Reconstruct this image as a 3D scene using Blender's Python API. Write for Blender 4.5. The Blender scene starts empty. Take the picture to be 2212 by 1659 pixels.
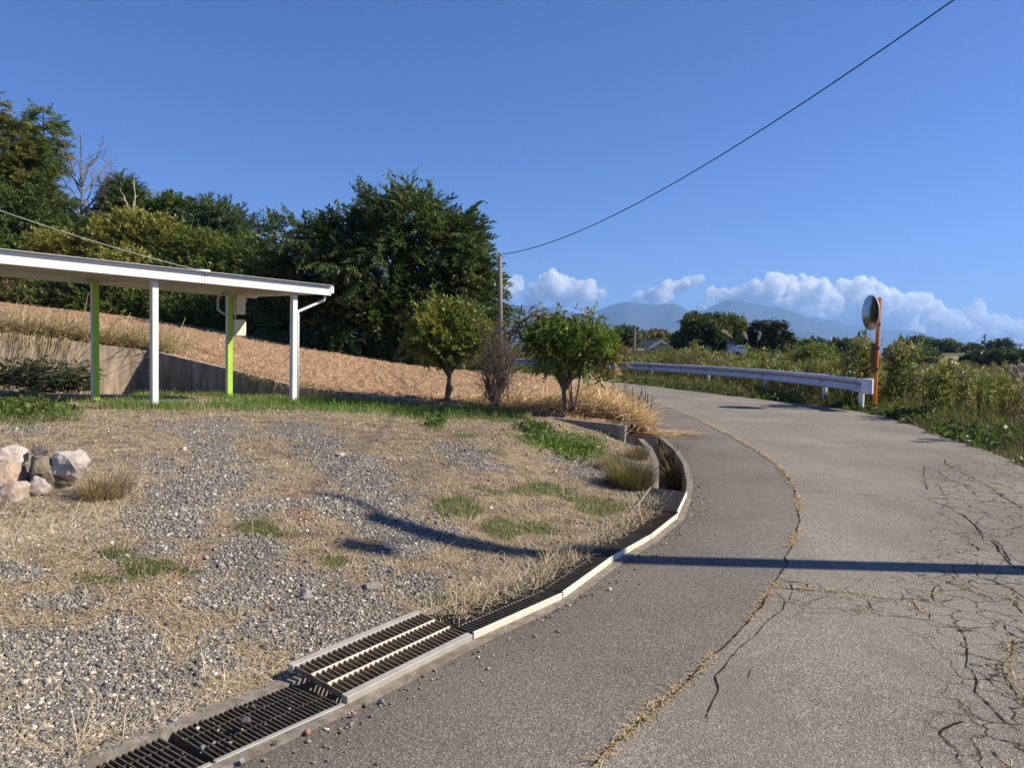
import bpy, bmesh, math, random
import numpy as np
from mathutils import Vector, Matrix
random.seed(7); rng = np.random.default_rng(7)
sc = bpy.context.scene
COL = sc.collection
R = math.radians

# ------------------------------------------------------------------ camera, world, sun, exposure
FPX, CX, CY, H = 1661.0, 1106.0, 829.5, 1.5          # measures of the photograph in a 2212 x 1659 frame
PITCH, ROLL = R(2.83), R(1.25)
fwd = np.array([0, math.cos(PITCH), -math.sin(PITCH)]); _r0 = np.array([1., 0, 0]); _u0 = np.cross(_r0, fwd)
right = _r0*math.cos(ROLL) + _u0*math.sin(ROLL); up = np.cross(right, fwd)
CAMP = np.array([0, 0, H])
cd = bpy.data.cameras.new('camera'); cam = bpy.data.objects.new('camera', cd); COL.objects.link(cam)
cd.sensor_width = 36; cd.lens = FPX/2212*36; cd.clip_start = 0.05; cd.clip_end = 120000
cam.matrix_world = Matrix(((right[0], up[0], -fwd[0], 0), (right[1], up[1], -fwd[1], 0), (right[2], up[2], -fwd[2], H), (0, 0, 0, 1)))
sc.camera = cam

SUN_EL = R(38); SUN_TO = np.array([1.0, -0.02]); SUN_TO /= np.linalg.norm(SUN_TO)
w = bpy.data.worlds.new('World'); sc.world = w; w.use_nodes = True
wn = w.node_tree.nodes; wl = w.node_tree.links
sky = wn.new('ShaderNodeTexSky'); sky.sky_type = 'NISHITA'; sky.sun_disc = False
sky.sun_elevation = SUN_EL; sky.sun_rotation = math.atan2(SUN_TO[0], SUN_TO[1])
sky.altitude = 900; sky.air_density = 1.0; sky.dust_density = 0.0; sky.ozone_density = 3.0
tint = wn.new('ShaderNodeMix'); tint.data_type = 'RGBA'; tint.blend_type = 'MULTIPLY'; tint.inputs[0].default_value = 1.0
tint.inputs[7].default_value = (.45, .625, .99, 1)
wl.new(sky.outputs[0], tint.inputs[6]); wl.new(tint.outputs[2], wn['Background'].inputs[0]); wn['Background'].inputs[1].default_value = 0.082
sd = bpy.data.lights.new('sun', 'SUN'); sd.energy = 5.0; sd.angle = R(0.5); sd.color = (1.0, 0.89, 0.73)
so = bpy.data.objects.new('sun', sd); COL.objects.link(so)
sv = Vector((SUN_TO[0]*math.cos(SUN_EL), SUN_TO[1]*math.cos(SUN_EL), math.sin(SUN_EL)))
so.rotation_euler = sv.to_track_quat('Z', 'Y').to_euler(); so.location = (20, 0, 30)
sc.view_settings.view_transform = 'Standard'; sc.view_settings.look = 'None'
sc.view_settings.exposure = 0.70; sc.view_settings.gamma = 1.0
sc.render.engine = 'CYCLES'; sc.cycles.use_denoising = True
sc.cycles.max_bounces = 24; sc.cycles.diffuse_bounces = 4; sc.cycles.glossy_bounces = 3
sc.cycles.transmission_bounces = 4; sc.cycles.volume_bounces = 20; sc.cycles.volume_step_rate = 0.6; sc.cycles.volume_max_steps = 200; sc.cycles.transparent_max_bounces = 8

# ------------------------------------------------------------------ helpers
def at(px, py, depth):
    d = fwd + right*((px-CX)/FPX) + up*((CY-py)/FPX)
    return CAMP + d*(depth/d[1])
def gnd(px, py, z=0.0):
    d = fwd + right*((px-CX)/FPX) + up*((CY-py)/FPX)
    return CAMP + d*((z-H)/d[2])
def proj(P):
    q = np.asarray(P, float) - CAMP
    z = q@fwd; z = np.where(np.abs(z) < 1e-3, 1e-3, z)
    return CX + FPX*(q@right)/z, CY - FPX*(q@up)/z, z
def sm(a, b, x):
    t = np.clip((np.asarray(x, float)-a)/(b-a), 0, 1); return t*t*(3-2*t)
class SN:                                              # cheap smooth noise, sum of sines
    def __init__(s, freq, seed, n=9):
        g = np.random.default_rng(seed); s.k = g.normal(size=(n, 3)); s.k *= (freq*g.uniform(.6, 1.6, n)/np.linalg.norm(s.k, axis=1))[:, None]
        s.p = g.uniform(0, 6.28, n); s.n = n
    def __call__(s, P):
        P = np.asarray(P, float)
        return np.sin(P@s.k.T*2*np.pi*0.5 + s.p).sum(1)/math.sqrt(s.n)*.8
def polyline(pts, step):
    pts = np.asarray(pts, float); d = np.r_[0, np.cumsum(np.linalg.norm(np.diff(pts, axis=0), axis=1))]
    n = max(2, int(d[-1]/step)+1); t = np.linspace(0, d[-1], n)
    return np.stack([np.interp(t, d, pts[:, i]) for i in range(pts.shape[1])], 1)
def smooth_line(pts, it=2):
    p = np.asarray(pts, float)
    for _ in range(it):
        q = [p[0]]
        for a, b in zip(p[:-1], p[1:]): q += [a*.75+b*.25, a*.25+b*.75]
        q.append(p[-1]); p = np.array(q)
    return p
def offset_line(p, d):                                 # offset to the left of travel by d
    t = np.gradient(p, axis=0); t /= np.linalg.norm(t, axis=1)[:, None]
    return p + d*np.stack([-t[:, 1], t[:, 0]], 1)
def dist_line(Q, p, chunk=4000):                       # distance of 2-D points to a polyline
    out = np.empty(len(Q)); a = p[:-1]; ab = p[1:]-a; L = (ab**2).sum(1)
    for i in range(0, len(Q), chunk):
        q = Q[i:i+chunk, None, :] - a[None]
        t = np.clip((q*ab).sum(2)/L, 0, 1)
        out[i:i+chunk] = np.sqrt((((q - t[..., None]*ab)**2).sum(2)).min(1))
    return out
def inside(Q, poly):
    x, y = Q[:, 0], Q[:, 1]; c = np.zeros(len(Q), bool); n = len(poly)
    for i in range(n):
        x1, y1 = poly[i]; x2, y2 = poly[i-1]
        if y1 == y2: continue
        m = ((y1 > y) != (y2 > y)) & (x < (x2-x1)*(y-y1)/(y2-y1)+x1); c ^= m
    return c

def tag(o, label=None, cat=None, group=None, kind=None):
    if label: o['label'] = label
    if cat: o['category'] = cat
    if group: o['group'] = group
    if kind: o['kind'] = kind
    return o
def empty(name, loc, label, cat, group=None):
    o = bpy.data.objects.new(name, None); COL.objects.link(o); o.location = Vector(loc); o.empty_display_size = .1
    bpy.context.view_layer.update()
    return tag(o, label, cat, group)
def link(name, me, mats, parent=None, smooth=False):
    for m in (mats if isinstance(mats, (list, tuple)) else [mats]): me.materials.append(m)
    o = bpy.data.objects.new(name, me); COL.objects.link(o)
    if parent is not None:
        o.parent = parent; o.matrix_parent_inverse = parent.matrix_world.inverted()
    if smooth: me.polygons.foreach_set('use_smooth', [True]*len(me.polygons))
    return o
def np_mesh(name, V, faces, mats, parent=None, col=None, smooth=False, midx=None):
    """faces: list of int arrays (n,k); V in world coordinates"""
    me = bpy.data.meshes.new(name); V = np.ascontiguousarray(V, np.float32)
    me.vertices.add(len(V)); me.vertices.foreach_set('co', V.ravel())
    faces = [np.asarray(f) for f in faces if len(f)]
    lv = np.concatenate([f.ravel() for f in faces]); tot = np.concatenate([np.full(len(f), f.shape[1]) for f in faces])
    st = np.r_[0, np.cumsum(tot)[:-1]]
    me.loops.add(len(lv)); me.loops.foreach_set('vertex_index', lv.astype(np.int32))
    me.polygons.add(len(tot)); me.polygons.foreach_set('loop_start', st.astype(np.int32))
    if midx is not None: me.polygons.foreach_set('material_index', np.asarray(midx, np.int32))
    if col is not None:
        a = me.attributes.new('col', 'FLOAT_COLOR', 'POINT'); c = np.ones((len(V), 4), np.float32); c[:, :col.shape[1]] = col
        a.data.foreach_set('color', c.ravel())
    me.update(calc_edges=True); me.validate()
    return link(name, me, mats, parent, smooth)

class MB:                                              # small hard-surface builder (world coordinates)
    def __init__(s): s.v = []; s.f = []
    def add(s, v, f):
        n = len(s.v); s.v += [tuple(map(float, p)) for p in v]; s.f += [tuple(i+n for i in q) for q in f]; return s
    def frame_box(s, c, ax, ay, az):                   # half-axis vectors
        c, ax, ay, az = map(np.asarray, (c, ax, ay, az)); v = []
        for k in (-1, 1):
            for j in (-1, 1):
                for i in (-1, 1): v.append(c+i*ax+j*ay+k*az)
        return s.add(v, [(0, 2, 3, 1), (4, 5, 7, 6), (0, 1, 5, 4), (2, 6, 7, 3), (0, 4, 6, 2), (1, 3, 7, 5)])
    def box(s, a, b):
        a = np.array(a, float); b = np.array(b, float); h = (b-a)/2
        return s.frame_box((a+b)/2, (h[0], 0, 0), (0, h[1], 0), (0, 0, h[2]))
    def bar(s, p, q, wd, ht, upv=(0, 0, 1)):
        p = np.array(p, float); q = np.array(q, float); d = q-p; L = np.linalg.norm(d); d /= L
        sd_ = np.cross(d, upv); sd_ /= np.linalg.norm(sd_); u = np.cross(sd_, d)
        return s.frame_box((p+q)/2, d*L/2, sd_*wd/2, u*ht/2)
    def tube(s, pts, rad, n=8, cap=True):
        pts = np.asarray(pts, float); rad = np.broadcast_to(rad, len(pts)); ref = np.array([.31, .87, .12]); v = []
        for i, p in enumerate(pts):
            t = pts[min(i+1, len(pts)-1)] - pts[max(i-1, 0)]; t = t/(np.linalg.norm(t)+1e-9)
            a = np.cross(t, ref); a /= np.linalg.norm(a)+1e-9; b = np.cross(t, a)
            for k in range(n):
                an = 2*math.pi*k/n; v.append(p + rad[i]*(math.cos(an)*a+math.sin(an)*b))
        f = []
        for i in range(len(pts)-1):
            for k in range(n):
                k2 = (k+1) % n; f.append((i*n+k, i*n+k2, (i+1)*n+k2, (i+1)*n+k))
        if cap: f += [tuple(range(n))[::-1], tuple(range((len(pts)-1)*n, len(pts)*n))]
        return s.add(v, f)
    def prism(s, prof, a, b):                          # profile of 3-D points swept from +a to +b
        n = len(prof); prof = np.asarray(prof, float); v = list(prof+np.asarray(a))+list(prof+np.asarray(b))
        f = [tuple(range(n))[::-1], tuple(range(n, 2*n))]+[(i, (i+1) % n, n+(i+1) % n, n+i) for i in range(n)]
        return s.add(v, f)
    def build(s, name, mats, parent=None, smooth=False, bevel=0, seg=2):
        me = bpy.data.meshes.new(name); me.from_pydata(s.v, [], s.f); me.update()
        bm = bmesh.new(); bm.from_mesh(me); bmesh.ops.recalc_face_normals(bm, faces=bm.faces); bm.to_mesh(me); bm.free()
        o = link(name, me, mats, parent, smooth)
        if bevel:
            m = o.modifiers.new('bevel', 'BEVEL'); m.width = bevel; m.segments = seg; m.limit_method = 'ANGLE'; m.angle_limit = R(40)
        return o

# ------------------------------------------------------------------ materials
class NT:
    def __init__(s, name):
        s.m = bpy.data.materials.new(name); s.m.use_nodes = True; s.t = s.m.node_tree; s.n = s.t.nodes; s.b = s.n['Principled BSDF']
        s.out = s.n['Material Output']; s.co = None
    def link(s, a, b): s.t.links.new(a, b)
    def coord(s):
        if s.co is None:
            g = s.n.new('ShaderNodeNewGeometry'); s.co = g.outputs['Position']
        return s.co
    def val(s, node, name, v):
        if isinstance(v, (int, float, tuple)): node.inputs[name].default_value = v
        else: s.link(v, node.inputs[name])
    def noise(s, scale, detail=4, rough=.55, vec=None, dist=0):
        n = s.n.new('ShaderNodeTexNoise'); n.inputs['Scale'].default_value = scale; n.inputs['Detail'].default_value = detail
        n.inputs['Roughness'].default_value = rough; n.inputs['Distortion'].default_value = dist
        s.link(vec or s.coord(), n.inputs['Vector']); return n.outputs['Fac']
    def vor(s, scale, feature='F1', out='Distance', vec=None, rnd=1):
        n = s.n.new('ShaderNodeTexVoronoi'); n.feature = feature; n.inputs['Scale'].default_value = scale
        n.inputs['Randomness'].default_value = rnd
        s.link(vec or s.coord(), n.inputs['Vector']); return n.outputs[out]
    def ramp(s, fac, stops, interp='LINEAR'):
        n = s.n.new('ShaderNodeValToRGB'); cr = n.color_ramp; cr.interpolation = interp
        while len(cr.elements) < len(stops): cr.elements.new(.5)
        for e, (p, c) in zip(cr.elements, stops):
            e.position = p; e.color = (c, c, c, 1) if isinstance(c, (int, float)) else (*c, 1)
        s.link(fac, n.inputs[0]); return n.outputs[0]
    def mix(s, fac, a, b, mode='MIX'):
        n = s.n.new('ShaderNodeMix'); n.data_type = 'RGBA'; n.blend_type = mode
        for i, v in ((0, fac), (6, a), (7, b)):
            sock = n.inputs[i]
            if isinstance(v, (int, float)): sock.default_value = v if i == 0 else (v, v, v, 1)
            elif isinstance(v, tuple): sock.default_value = (*v, 1)
            else: s.link(v, sock)
        return n.outputs[2]
    def math(s, op, a, b=0.0):
        n = s.n.new('ShaderNodeMath'); n.operation = op
        for i, v in ((0, a), (1, b)):
            if isinstance(v, (int, float)): n.inputs[i].default_value = v
            else: s.link(v, n.inputs[i])
        return n.outputs[0]
    def attr(s, name='col'):
        n = s.n.new('ShaderNodeAttribute'); n.attribute_name = name; return n
    def sep(s, c):
        n = s.n.new('ShaderNodeSeparateColor'); s.link(c, n.inputs[0]); return n.outputs
    def scale_vec(s, v):
        n = s.n.new('ShaderNodeMapping'); n.inputs['Scale'].default_value = v; s.link(s.coord(), n.inputs[0]); return n.outputs[0]
    def bump(s, h, strength=.5, dist=.01, prev=None):
        n = s.n.new('ShaderNodeBump'); n.inputs['Strength'].default_value = strength; n.inputs['Distance'].default_value = dist
        s.link(h, n.inputs['Height'])
        if prev is not None: s.link(prev, n.inputs['Normal'])
        s.link(n.outputs[0], s.b.inputs['Normal']); return n.outputs[0]
    def done(s, base=None, rough=.8, spec=.3, metal=0):
        if base is not None:
            if isinstance(base, tuple): s.b.inputs['Base Color'].default_value = (*base, 1)
            else: s.link(base, s.b.inputs['Base Color'])
        s.b.inputs['Roughness'].default_value = rough; s.b.inputs['Specular IOR Level'].default_value = spec
        s.b.inputs['Metallic'].default_value = metal
        return s.m

def m_plain(name, c, rough=.6, var=.15, scale=8, spec=.35, metal=0, bump=0, dirt=None):
    t = NT(name); n = t.noise(scale, 6, .6)
    lo = tuple(x*(1-var) for x in c); hi = tuple(min(1, x*(1+var)) for x in c)
    base = t.ramp(n, [(.3, lo), (.7, hi)])
    if dirt:
        k = t.ramp(t.noise(scale*.35, 7, .7), [(dirt[1], 0.0), (dirt[1]+.18, 1.0)]); base = t.mix(k, base, dirt[0])
    if bump: t.bump(t.noise(scale*6, 5, .6), .4, bump)
    return t.done(base, rough, spec, metal)
def m_leaf(name, transl=.35, rough=.45, spec=.35):
    t = NT(name); a = t.attr().outputs['Color']; t.done(a, rough, spec)
    tr = t.n.new('ShaderNodeBsdfTranslucent'); t.link(t.mix(1.0, a, (1.15, 1.2, .6), 'MULTIPLY'), tr.inputs[0])
    mx = t.n.new('ShaderNodeMixShader'); mx.inputs[0].default_value = transl
    t.link(t.b.outputs[0], mx.inputs[1]); t.link(tr.outputs[0], mx.inputs[2]); t.link(mx.outputs[0], t.out.inputs[0]); return t.m
LEAF = m_leaf('leaf'); GRASS = m_leaf('grass_blade', .3, .6, .2); STRAW = m_leaf('straw', .15, .7, .2)
def m_attr(name, rough=.85, spec=.25, bump=0):
    t = NT(name); a = t.attr().outputs['Color']; n = t.noise(60, 3, .6)
    if bump: t.bump(t.noise(160, 3, .6), .5, bump)
    return t.done(t.mix(1.0, a, t.ramp(n, [(.2, .7), (.8, 1.25)]), 'MULTIPLY'), rough, spec)
STONE = m_attr('pebble')
BARK = m_plain('bark', (.13, .10, .075), .9, .45, 14, .15, bump=.01)
BARK_PALE = m_plain('grey_bark', (.19, .165, .14), .9, .3, 14, .15, bump=.01)
BARK_RED = m_plain('red_brown_twig', (.16, .125, .105), .9, .3, 14, .15)
WHITE = m_plain('white_paint', (.76, .76, .75), .5, .06, 3, .35, dirt=((.52, .49, .43), .56))
SOFFIT = m_plain('roof_underside', (.62, .58, .53), .6, .06, 3)
LIME = m_plain('lime_green_panel', (.38, .62, .055), .5, .08, 3, .35, dirt=((.25, .36, .06), .58))
CREAM = m_plain('cream_plastic', (.78, .70, .52), .5, .05, 4, .4)
GREYBOX = m_plain('grey_metal_box', (.58, .60, .62), .4, .06, 5, .5)
STEEL = m_plain('galvanised_steel', (.42, .39, .32), .5, .25, 18, .4, .3, dirt=((.22, .13, .06), .55))
STEEL_DK = m_plain('dark_weathered_steel', (.10, .085, .06), .6, .4, 22, .35, .2)
FLANGE = m_plain('grate_side_plate', (.66, .60, .48), .55, .12, 9, .35, .0, dirt=((.34, .17, .08), .60))
STEEL_LT = m_plain('bare_zinc', (.44, .41, .34), .45, .15, 14, .45, .25)
RUST = m_plain('rusty_steel', (.16, .075, .04), .8, .4, 12, .2, bump=.004)
ORANGE = m_plain('orange_paint', (.60, .20, .04), .45, .1, 4, .4, dirt=((.30, .09, .03), .64))
REFL = m_plain('orange_reflector', (.85, .32, .01), .25, .1, 20, .6)
CABLE = m_plain('black_cable', (.02, .02, .025), .5)
WIRE_LT = m_plain('pale_cable', (.32, .40, .36), .5)
POLE_C = m_plain('weathered_pole', (.24, .21, .18), .85, .2, 6, .2)
FAR_POLE = m_plain('concrete_pole', (.20, .20, .20), .8, .1, 2, .2)
def m_concrete(name, c, stain, s=1.0):
    t = NT(name); n1 = t.noise(1.6*s, 8, .7); n2 = t.noise(1.0, 6, .65, t.scale_vec((6*s, 6*s, .7*s))); n3 = t.noise(40*s, 3, .6)
    b = t.ramp(n1, [(.3, tuple(x*.72 for x in c)), (.7, tuple(x*1.15 for x in c))])
    b = t.mix(t.ramp(n2, [(.40, 0.0), (.62, .85)]), b, stain); b = t.mix(t.ramp(n3, [(.3, .18), (.6, 0.0)]), b, (.12, .10, .08))
    t.bump(t.noise(30*s, 6, .65), .4, .01)
    return t.done(b, .9, .2)
CONC = m_concrete('stained_concrete', (.44, .355, .265), (.17, .125, .08))
CONC_DK = m_concrete('mossy_concrete', (.30, .265, .215), (.13, .11, .08), 2.0)

# ------------------------------------------------------------------ terrain functions
_fx = [-60, -30, -19, -11, -8.6, -6.35, -4.6, -3.2, -1.25, -.4, 1.0, 2.0, 3.2, 6, 12]
_fz = [6.0, 3.5, 2.5, 1.5, 1.14, .84, .57, .48, .41, .32, .30, .20, .06, .02, .0]
def fieldz(x, y=0): return np.interp(x, _fx, _fz)
edge_px = [(330, 1725), (463, 1656), (745, 1528), (1022, 1386), (1216, 1297), (1327, 1214), (1406, 1168), (1464, 1121), (1482, 1077), (1486, 1045), (1477, 1003), (1456, 972), (1425, 946)]
J = [gnd(*p)[:2] for p in edge_px]
drainR = polyline(np.array([J[0]+(J[0]-J[1])*6, J[0]+(J[0]-J[1])*2]+J), .15)       # kerb side of the drain, near to far
GW = .37
drainL = offset_line(smooth_line(drainR, 1), GW)
_lotn = SN(.9, 3); _lotn2 = SN(3.2, 4)
def lotz(x, y):
    Q = np.stack([np.atleast_1d(x), np.atleast_1d(y)], 1).astype(float); d = dist_line(Q, drainL)
    P = np.c_[Q, np.zeros(len(Q))]
    return .015 + .29*sm(0, 1.9, d) + .05*sm(3, 7, d) - .17*sm(14.8, 17.5, np.atleast_1d(y)) - .2*np.exp(-((np.atleast_1d(x)-2.05)**2+(np.atleast_1d(y)-12.3)**2)/.14) + (.034*_lotn(P)+.010*_lotn2(P))*sm(.1, .8, d)
def lot_at(px, py):
    z = .25
    for _ in range(5):
        p = gnd(px, py, z); z = float(lotz(p[0], p[1])[0])
    return np.array([p[0], p[1], z])

# ------------------------------------------------------------------ ground and road
t = NT('far_ground'); b = t.ramp(t.noise(.02, 6, .6), [(.35, (.06, .075, .025)), (.5, (.10, .10, .04)), (.65, (.17, .13, .07))])
GROUND = t.done(b, .95, .1)
n = 96; ang = np.linspace(0, 2*np.pi, n, endpoint=False); rad = np.r_[0.01, np.geomspace(20, 13500, 34)]
V = np.array([[r*math.cos(a), r*math.sin(a), 0] for r in rad for a in ang])
rr = np.hypot(V[:, 0], V[:, 1]); V[:, 2] = -.62 - np.clip(rr-60, 0, 200)*.004 + 6*SN(.001, 9)(V)*sm(900, 5000, rr)
F = np.array([(i*n+k, i*n+(k+1) % n, (i+1)*n+(k+1) % n, (i+1)*n+k) for i in range(len(rad)-1) for k in range(n)])
tag(np_mesh('ground', V, [F], GROUND, smooth=True), kind='structure')

# asphalt: two pours with a seam between them
def m_asphalt(name, base, tint, crackle):
    t = NT(name); big = t.noise(.55, 5, .6); mid = t.noise(5, 5, .65); fine = t.vor(135, out='Color'); fv = t.sep(fine)[0]
    b = t.ramp(big, [(.32, tuple(x*.72 for x in base)), (.68, tuple(x*1.18 for x in base))])
    b = t.mix(t.ramp(mid, [(.42, 0.0), (.75, .5)]), b, tint)
    b = t.mix(1.0, b, t.ramp(fv, [(.0, .55), (.5, .92), (.85, 1.2), (1.0, 1.8)]), 'MULTIPLY')
    sp = t.ramp(t.noise(26, 4, .7), [(.66, 0.0), (.74, .5)]); b = t.mix(sp, b, (.26, .22, .15))
    st = t.math('MULTIPLY', t.sep(t.attr().outputs['Color'])[1], t.ramp(t.noise(2.2, 6, .7), [(.3, .25), (.65, 1.0)])); b = t.mix(t.math('MULTIPLY', st, .8), b, (.085, .068, .05))
    h = t.math('ADD', t.vor(135), t.math('MULTIPLY', t.noise(45, 4, .6), .6))
    if crackle:
        b = t.mix(t.math('MULTIPLY', t.ramp(t.noise(.9, 3, .5, t.scale_vec((1.2, .25, 1))), [(.4, 0.0), (.65, .5)]), 1.0), b, tuple(x*.72 for x in base))
        wv = t.n.new('ShaderNodeVectorMath'); wv.operation = 'ADD'; nz = t.n.new('ShaderNodeTexNoise'); nz.inputs['Scale'].default_value = 5; nz.inputs['Detail'].default_value = 4
        t.link(t.coord(), nz.inputs['Vector']); sc_ = t.n.new('ShaderNodeVectorMath'); sc_.operation = 'SCALE'; sc_.inputs['Scale'].default_value = .28
        t.link(nz.outputs['Color'], sc_.inputs[0]); t.link(t.coord(), wv.inputs[0]); t.link(sc_.outputs[0], wv.inputs[1])
        e = t.vor(4.6, 'DISTANCE_TO_EDGE', vec=wv.outputs[0])
        a = t.attr(); msk = t.math('MULTIPLY', t.sep(a.outputs['Color'])[0], t.ramp(t.noise(1.7, 4, .6), [(.28, 0.0), (.40, 1.0)]))
        k = t.math('MULTIPLY', t.ramp(e, [(.010, 1.0), (.036, 0.0)]), msk)
        b = t.mix(t.math('MULTIPLY', k, .9), b, (.022, .019, .016)); h = t.math('SUBTRACT', h, t.math('MULTIPLY', k, 1.5))
    t.bump(h, .55, .006)
    return t.done(b, .88, .22)
ASPH_OLD = m_asphalt('old_asphalt', (.235, .212, .172), (.28, .252, .202), True)
ASPH_NEW = m_asphalt('newer_asphalt', (.182, .163, .135), (.215, .192, .158), False)
CRACK = m_plain('crack_fill', (.022, .018, .014), .95, .3, 30, .1)

seam_px = [(1190, 1745), (1275, 1659), (1330, 1608), (1392, 1550), (1488, 1472), (1512, 1443), (1600, 1365), (1642, 1310), (1690, 1235), (1706, 1190), (1724, 1142), (1728, 1100), (1716, 1055), (1690, 1015), (1640, 975), (1555, 930), (1480, 895), (1400, 864), (1350, 846), (1318, 836)]
seam = np.array([gnd(*p)[:2] for p in seam_px])
seam = np.vstack([seam[0]+(seam[0]-seam[1])*3.5, seam, [[1.0, 37.5], [-12, 42.5]]])
left_far_px = [(1425, 946), (1412, 928), (1392, 905), (1368, 880), (1345, 858), (1322, 840), (1306, 831)]
road_left = np.vstack([drainR, [gnd(*p)[:2] for p in left_far_px][1:], [[.5, 36], [-12, 40.5]]])
right_px = [(2330, 1062), (2212, 1006), (2130, 972), (2050, 946), (1970, 918), (1900, 897), (1840, 885), (1740, 873), (1650, 863), (1560, 853), (1470, 842), (1400, 833), (1340, 827)]
rr_ = [gnd(*p)[:2] for p in right_px]
road_right = np.vstack([[[8.5, -6], [8.3, 2], [7.9, 5]], rr_, [[2.0, 39.5], [-1, 42], [-12, 47]]])
road_right_s = smooth_line(road_right, 2)
def strip(a, b, n, m):
    def rs(p):
        d = np.r_[0, np.cumsum(np.linalg.norm(np.diff(p, axis=0), axis=1))]; t_ = np.linspace(0, d[-1], n)
        return np.stack([np.interp(t_, d, p[:, i]) for i in (0, 1)], 1)
    A, B = rs(a), rs(b); u = np.linspace(0, 1, m)[None, :, None]
    V = (A[:, None]*(1-u)+B[:, None]*u).reshape(-1, 2)
    F = np.array([(i*m+k, i*m+k+1, (i+1)*m+k+1, (i+1)*m+k) for i in range(n-1) for k in range(m-1)])
    return V, F
seam_d = polyline(smooth_line(seam, 2), .05); seam_d = seam_d + np.c_[np.zeros(len(seam_d)), np.zeros(len(seam_d))]
V1, F1 = strip(road_left, seam_d, 260, 22); V2, F2 = strip(seam_d, road_right_s, 260, 26)
def crack_strip(pts, wd, jit, seed):
    g = np.random.default_rng(seed); p = polyline(pts, .035); n_ = len(p)
    t_ = np.gradient(p, axis=0); t_ /= np.linalg.norm(t_, axis=1)[:, None]+1e-9; nn = np.stack([-t_[:, 1], t_[:, 0]], 1)
    wob = np.convolve(np.r_[np.zeros(8), np.cumsum(g.normal(size=n_))*.35, np.zeros(8)], np.ones(3)/3, 'same')[8:-8]
    wob -= np.convolve(np.pad(wob, 12, 'edge'), np.ones(25)/25, 'same')[12:-12]
    p = p + nn*(jit*wob)[:, None]
    ww = wd*np.clip(.35+np.abs(np.convolve(g.normal(size=n_), np.ones(3)/2, 'same'))*1.1, .3, 2)[:, None]
    ww[0] = ww[-1] = wd*.1
    ww = ww*.29; V = np.vstack([p+nn*ww/2, p-nn*ww/2]); F = np.array([(i, n_+i, n_+i+1, i+1) for i in range(n_-1)])
    return np.c_[V, np.full(len(V), .006)], F
zk = lambda L: [gnd((2200+x/1.628)*2212/3226, (1400+y/1.628)*2212/3226)[:2] for x, y in L]
crack_lines = [(zk(L), wd) for L, wd in [
    ([(485, 238), (600, 243), (760, 252), (900, 262), (1060, 268), (1170, 272)], .022),
    ([(1170, 272), (1280, 276), (1420, 290), (1560, 300), (1680, 312)], .02),
    ([(1160, 110), (1155, 160), (1165, 210), (1190, 240)], .025), ([(1260, 75), (1275, 105), (1340, 140), (1420, 180), (1490, 215), (1560, 270), (1670, 330)], .03),
    ([(1170, 120), (1230, 135), (1290, 180), (1360, 205), (1420, 260)], .022), ([(1180, 285), (1250, 310), (1310, 345), (1370, 365), (1420, 420), (1450, 460), (1470, 490)], .026),
    ([(1500, 490), (1540, 540), (1580, 590), (1630, 640)], .03), ([(1450, 460), (1510, 480), (1560, 530), (1600, 600)], .022),
    ([(1390, 505), (1440, 545)], .022), ([(1300, 640), (1335, 680), (1300, 700)], .016), ([(1420, 640), (1440, 680), (1500, 700), (1600, 740), (1680, 790)], .022),
    ([(415, 683), (450, 702), (550, 715), (555, 735), (640, 745), (700, 755), (770, 762), (880, 778), (960, 790), (1090, 790), (1200, 800)], .018),
    ([(385, 730), (470, 742), (550, 748), (700, 755)], .018), ([(555, 715), (550, 748)], .014), ([(475, 705), (480, 745), (470, 800)], .012),
    ([(390, 755), (440, 800), (430, 855), (350, 920), (290, 990), (200, 1060), (130, 1140), (80, 1190), (95, 1260), (75, 1340), (50, 1420)], .017),
    ([(575, 840), (680, 842), (770, 848), (860, 850), (890, 860)], .012), ([(870, 800), (890, 850), (930, 880), (1040, 885), (1180, 905), (1300, 930), (1345, 945)], .016),
    ([(1090, 795), (1130, 850), (1160, 862)], .016), ([(1215, 730), (1195, 780), (1210, 800)], .02), ([(690, 770), (740, 795), (800, 800)], .01),
    ([(1345, 940), (1370, 985), (1360, 1050), (1375, 1110), (1385, 1150), (1440, 1170), (1500, 1215), (1560, 1260)], .022),
    ([(1400, 1150), (1430, 1220), (1420, 1270), (1470, 1320), (1510, 1360), (1600, 1440), (1670, 1480)], .022),
    ([(1580, 770), (1620, 830), (1670, 870)], .022), ([(1565, 925), (1590, 960), (1630, 985), (1670, 1000)], .022), ([(1600, 1000), (1605, 1080), (1580, 1150), (1600, 1210), (1640, 1280), (1670, 1320)], .024),
    ([(1380, 1425), (1300, 1435), (1230, 1465), (1225, 1490), (1270, 1540), (1330, 1580), (1330, 1610), (1380, 1665)], .02), ([(1500, 1565), (1560, 1630), (1620, 1670)], .022),
    ([(270, 1150), (260, 1210)], .01), ([(1230, 900), (1180, 905), (1185, 870)], .014), ([(1330, 700), (1400, 760), (1480, 800), (1560, 830)], .016), ([(1230, 200), (1260, 260), (1330, 275)], .016)]]
VV = [np.c_[V1, np.zeros(len(V1))+.002], np.c_[V2, np.zeros(len(V2))+.002]]; FF = [F1, F2+len(V1)]; mi = [np.ones(len(F1)), np.zeros(len(F2))]; off = len(V1)+len(V2)
for i, (L, wd) in enumerate(crack_lines+[(seam_d[::1], .03)]):
    v, f = crack_strip(L, wd, .016 if i < len(crack_lines) else .012, 100+i); VV.append(v); FF.append(f+off); off += len(v); mi.append(np.full(len(f), 2))
V = np.vstack(VV); u_, v_, z_ = proj(V)
msk = sm(1930, 2060, u_+.12*(v_-1100)*(v_ < 1250))*sm(950, 1010, v_) + .75*sm(1500, 1700, u_)*np.exp(-((v_-1290)/45)**2)
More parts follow.
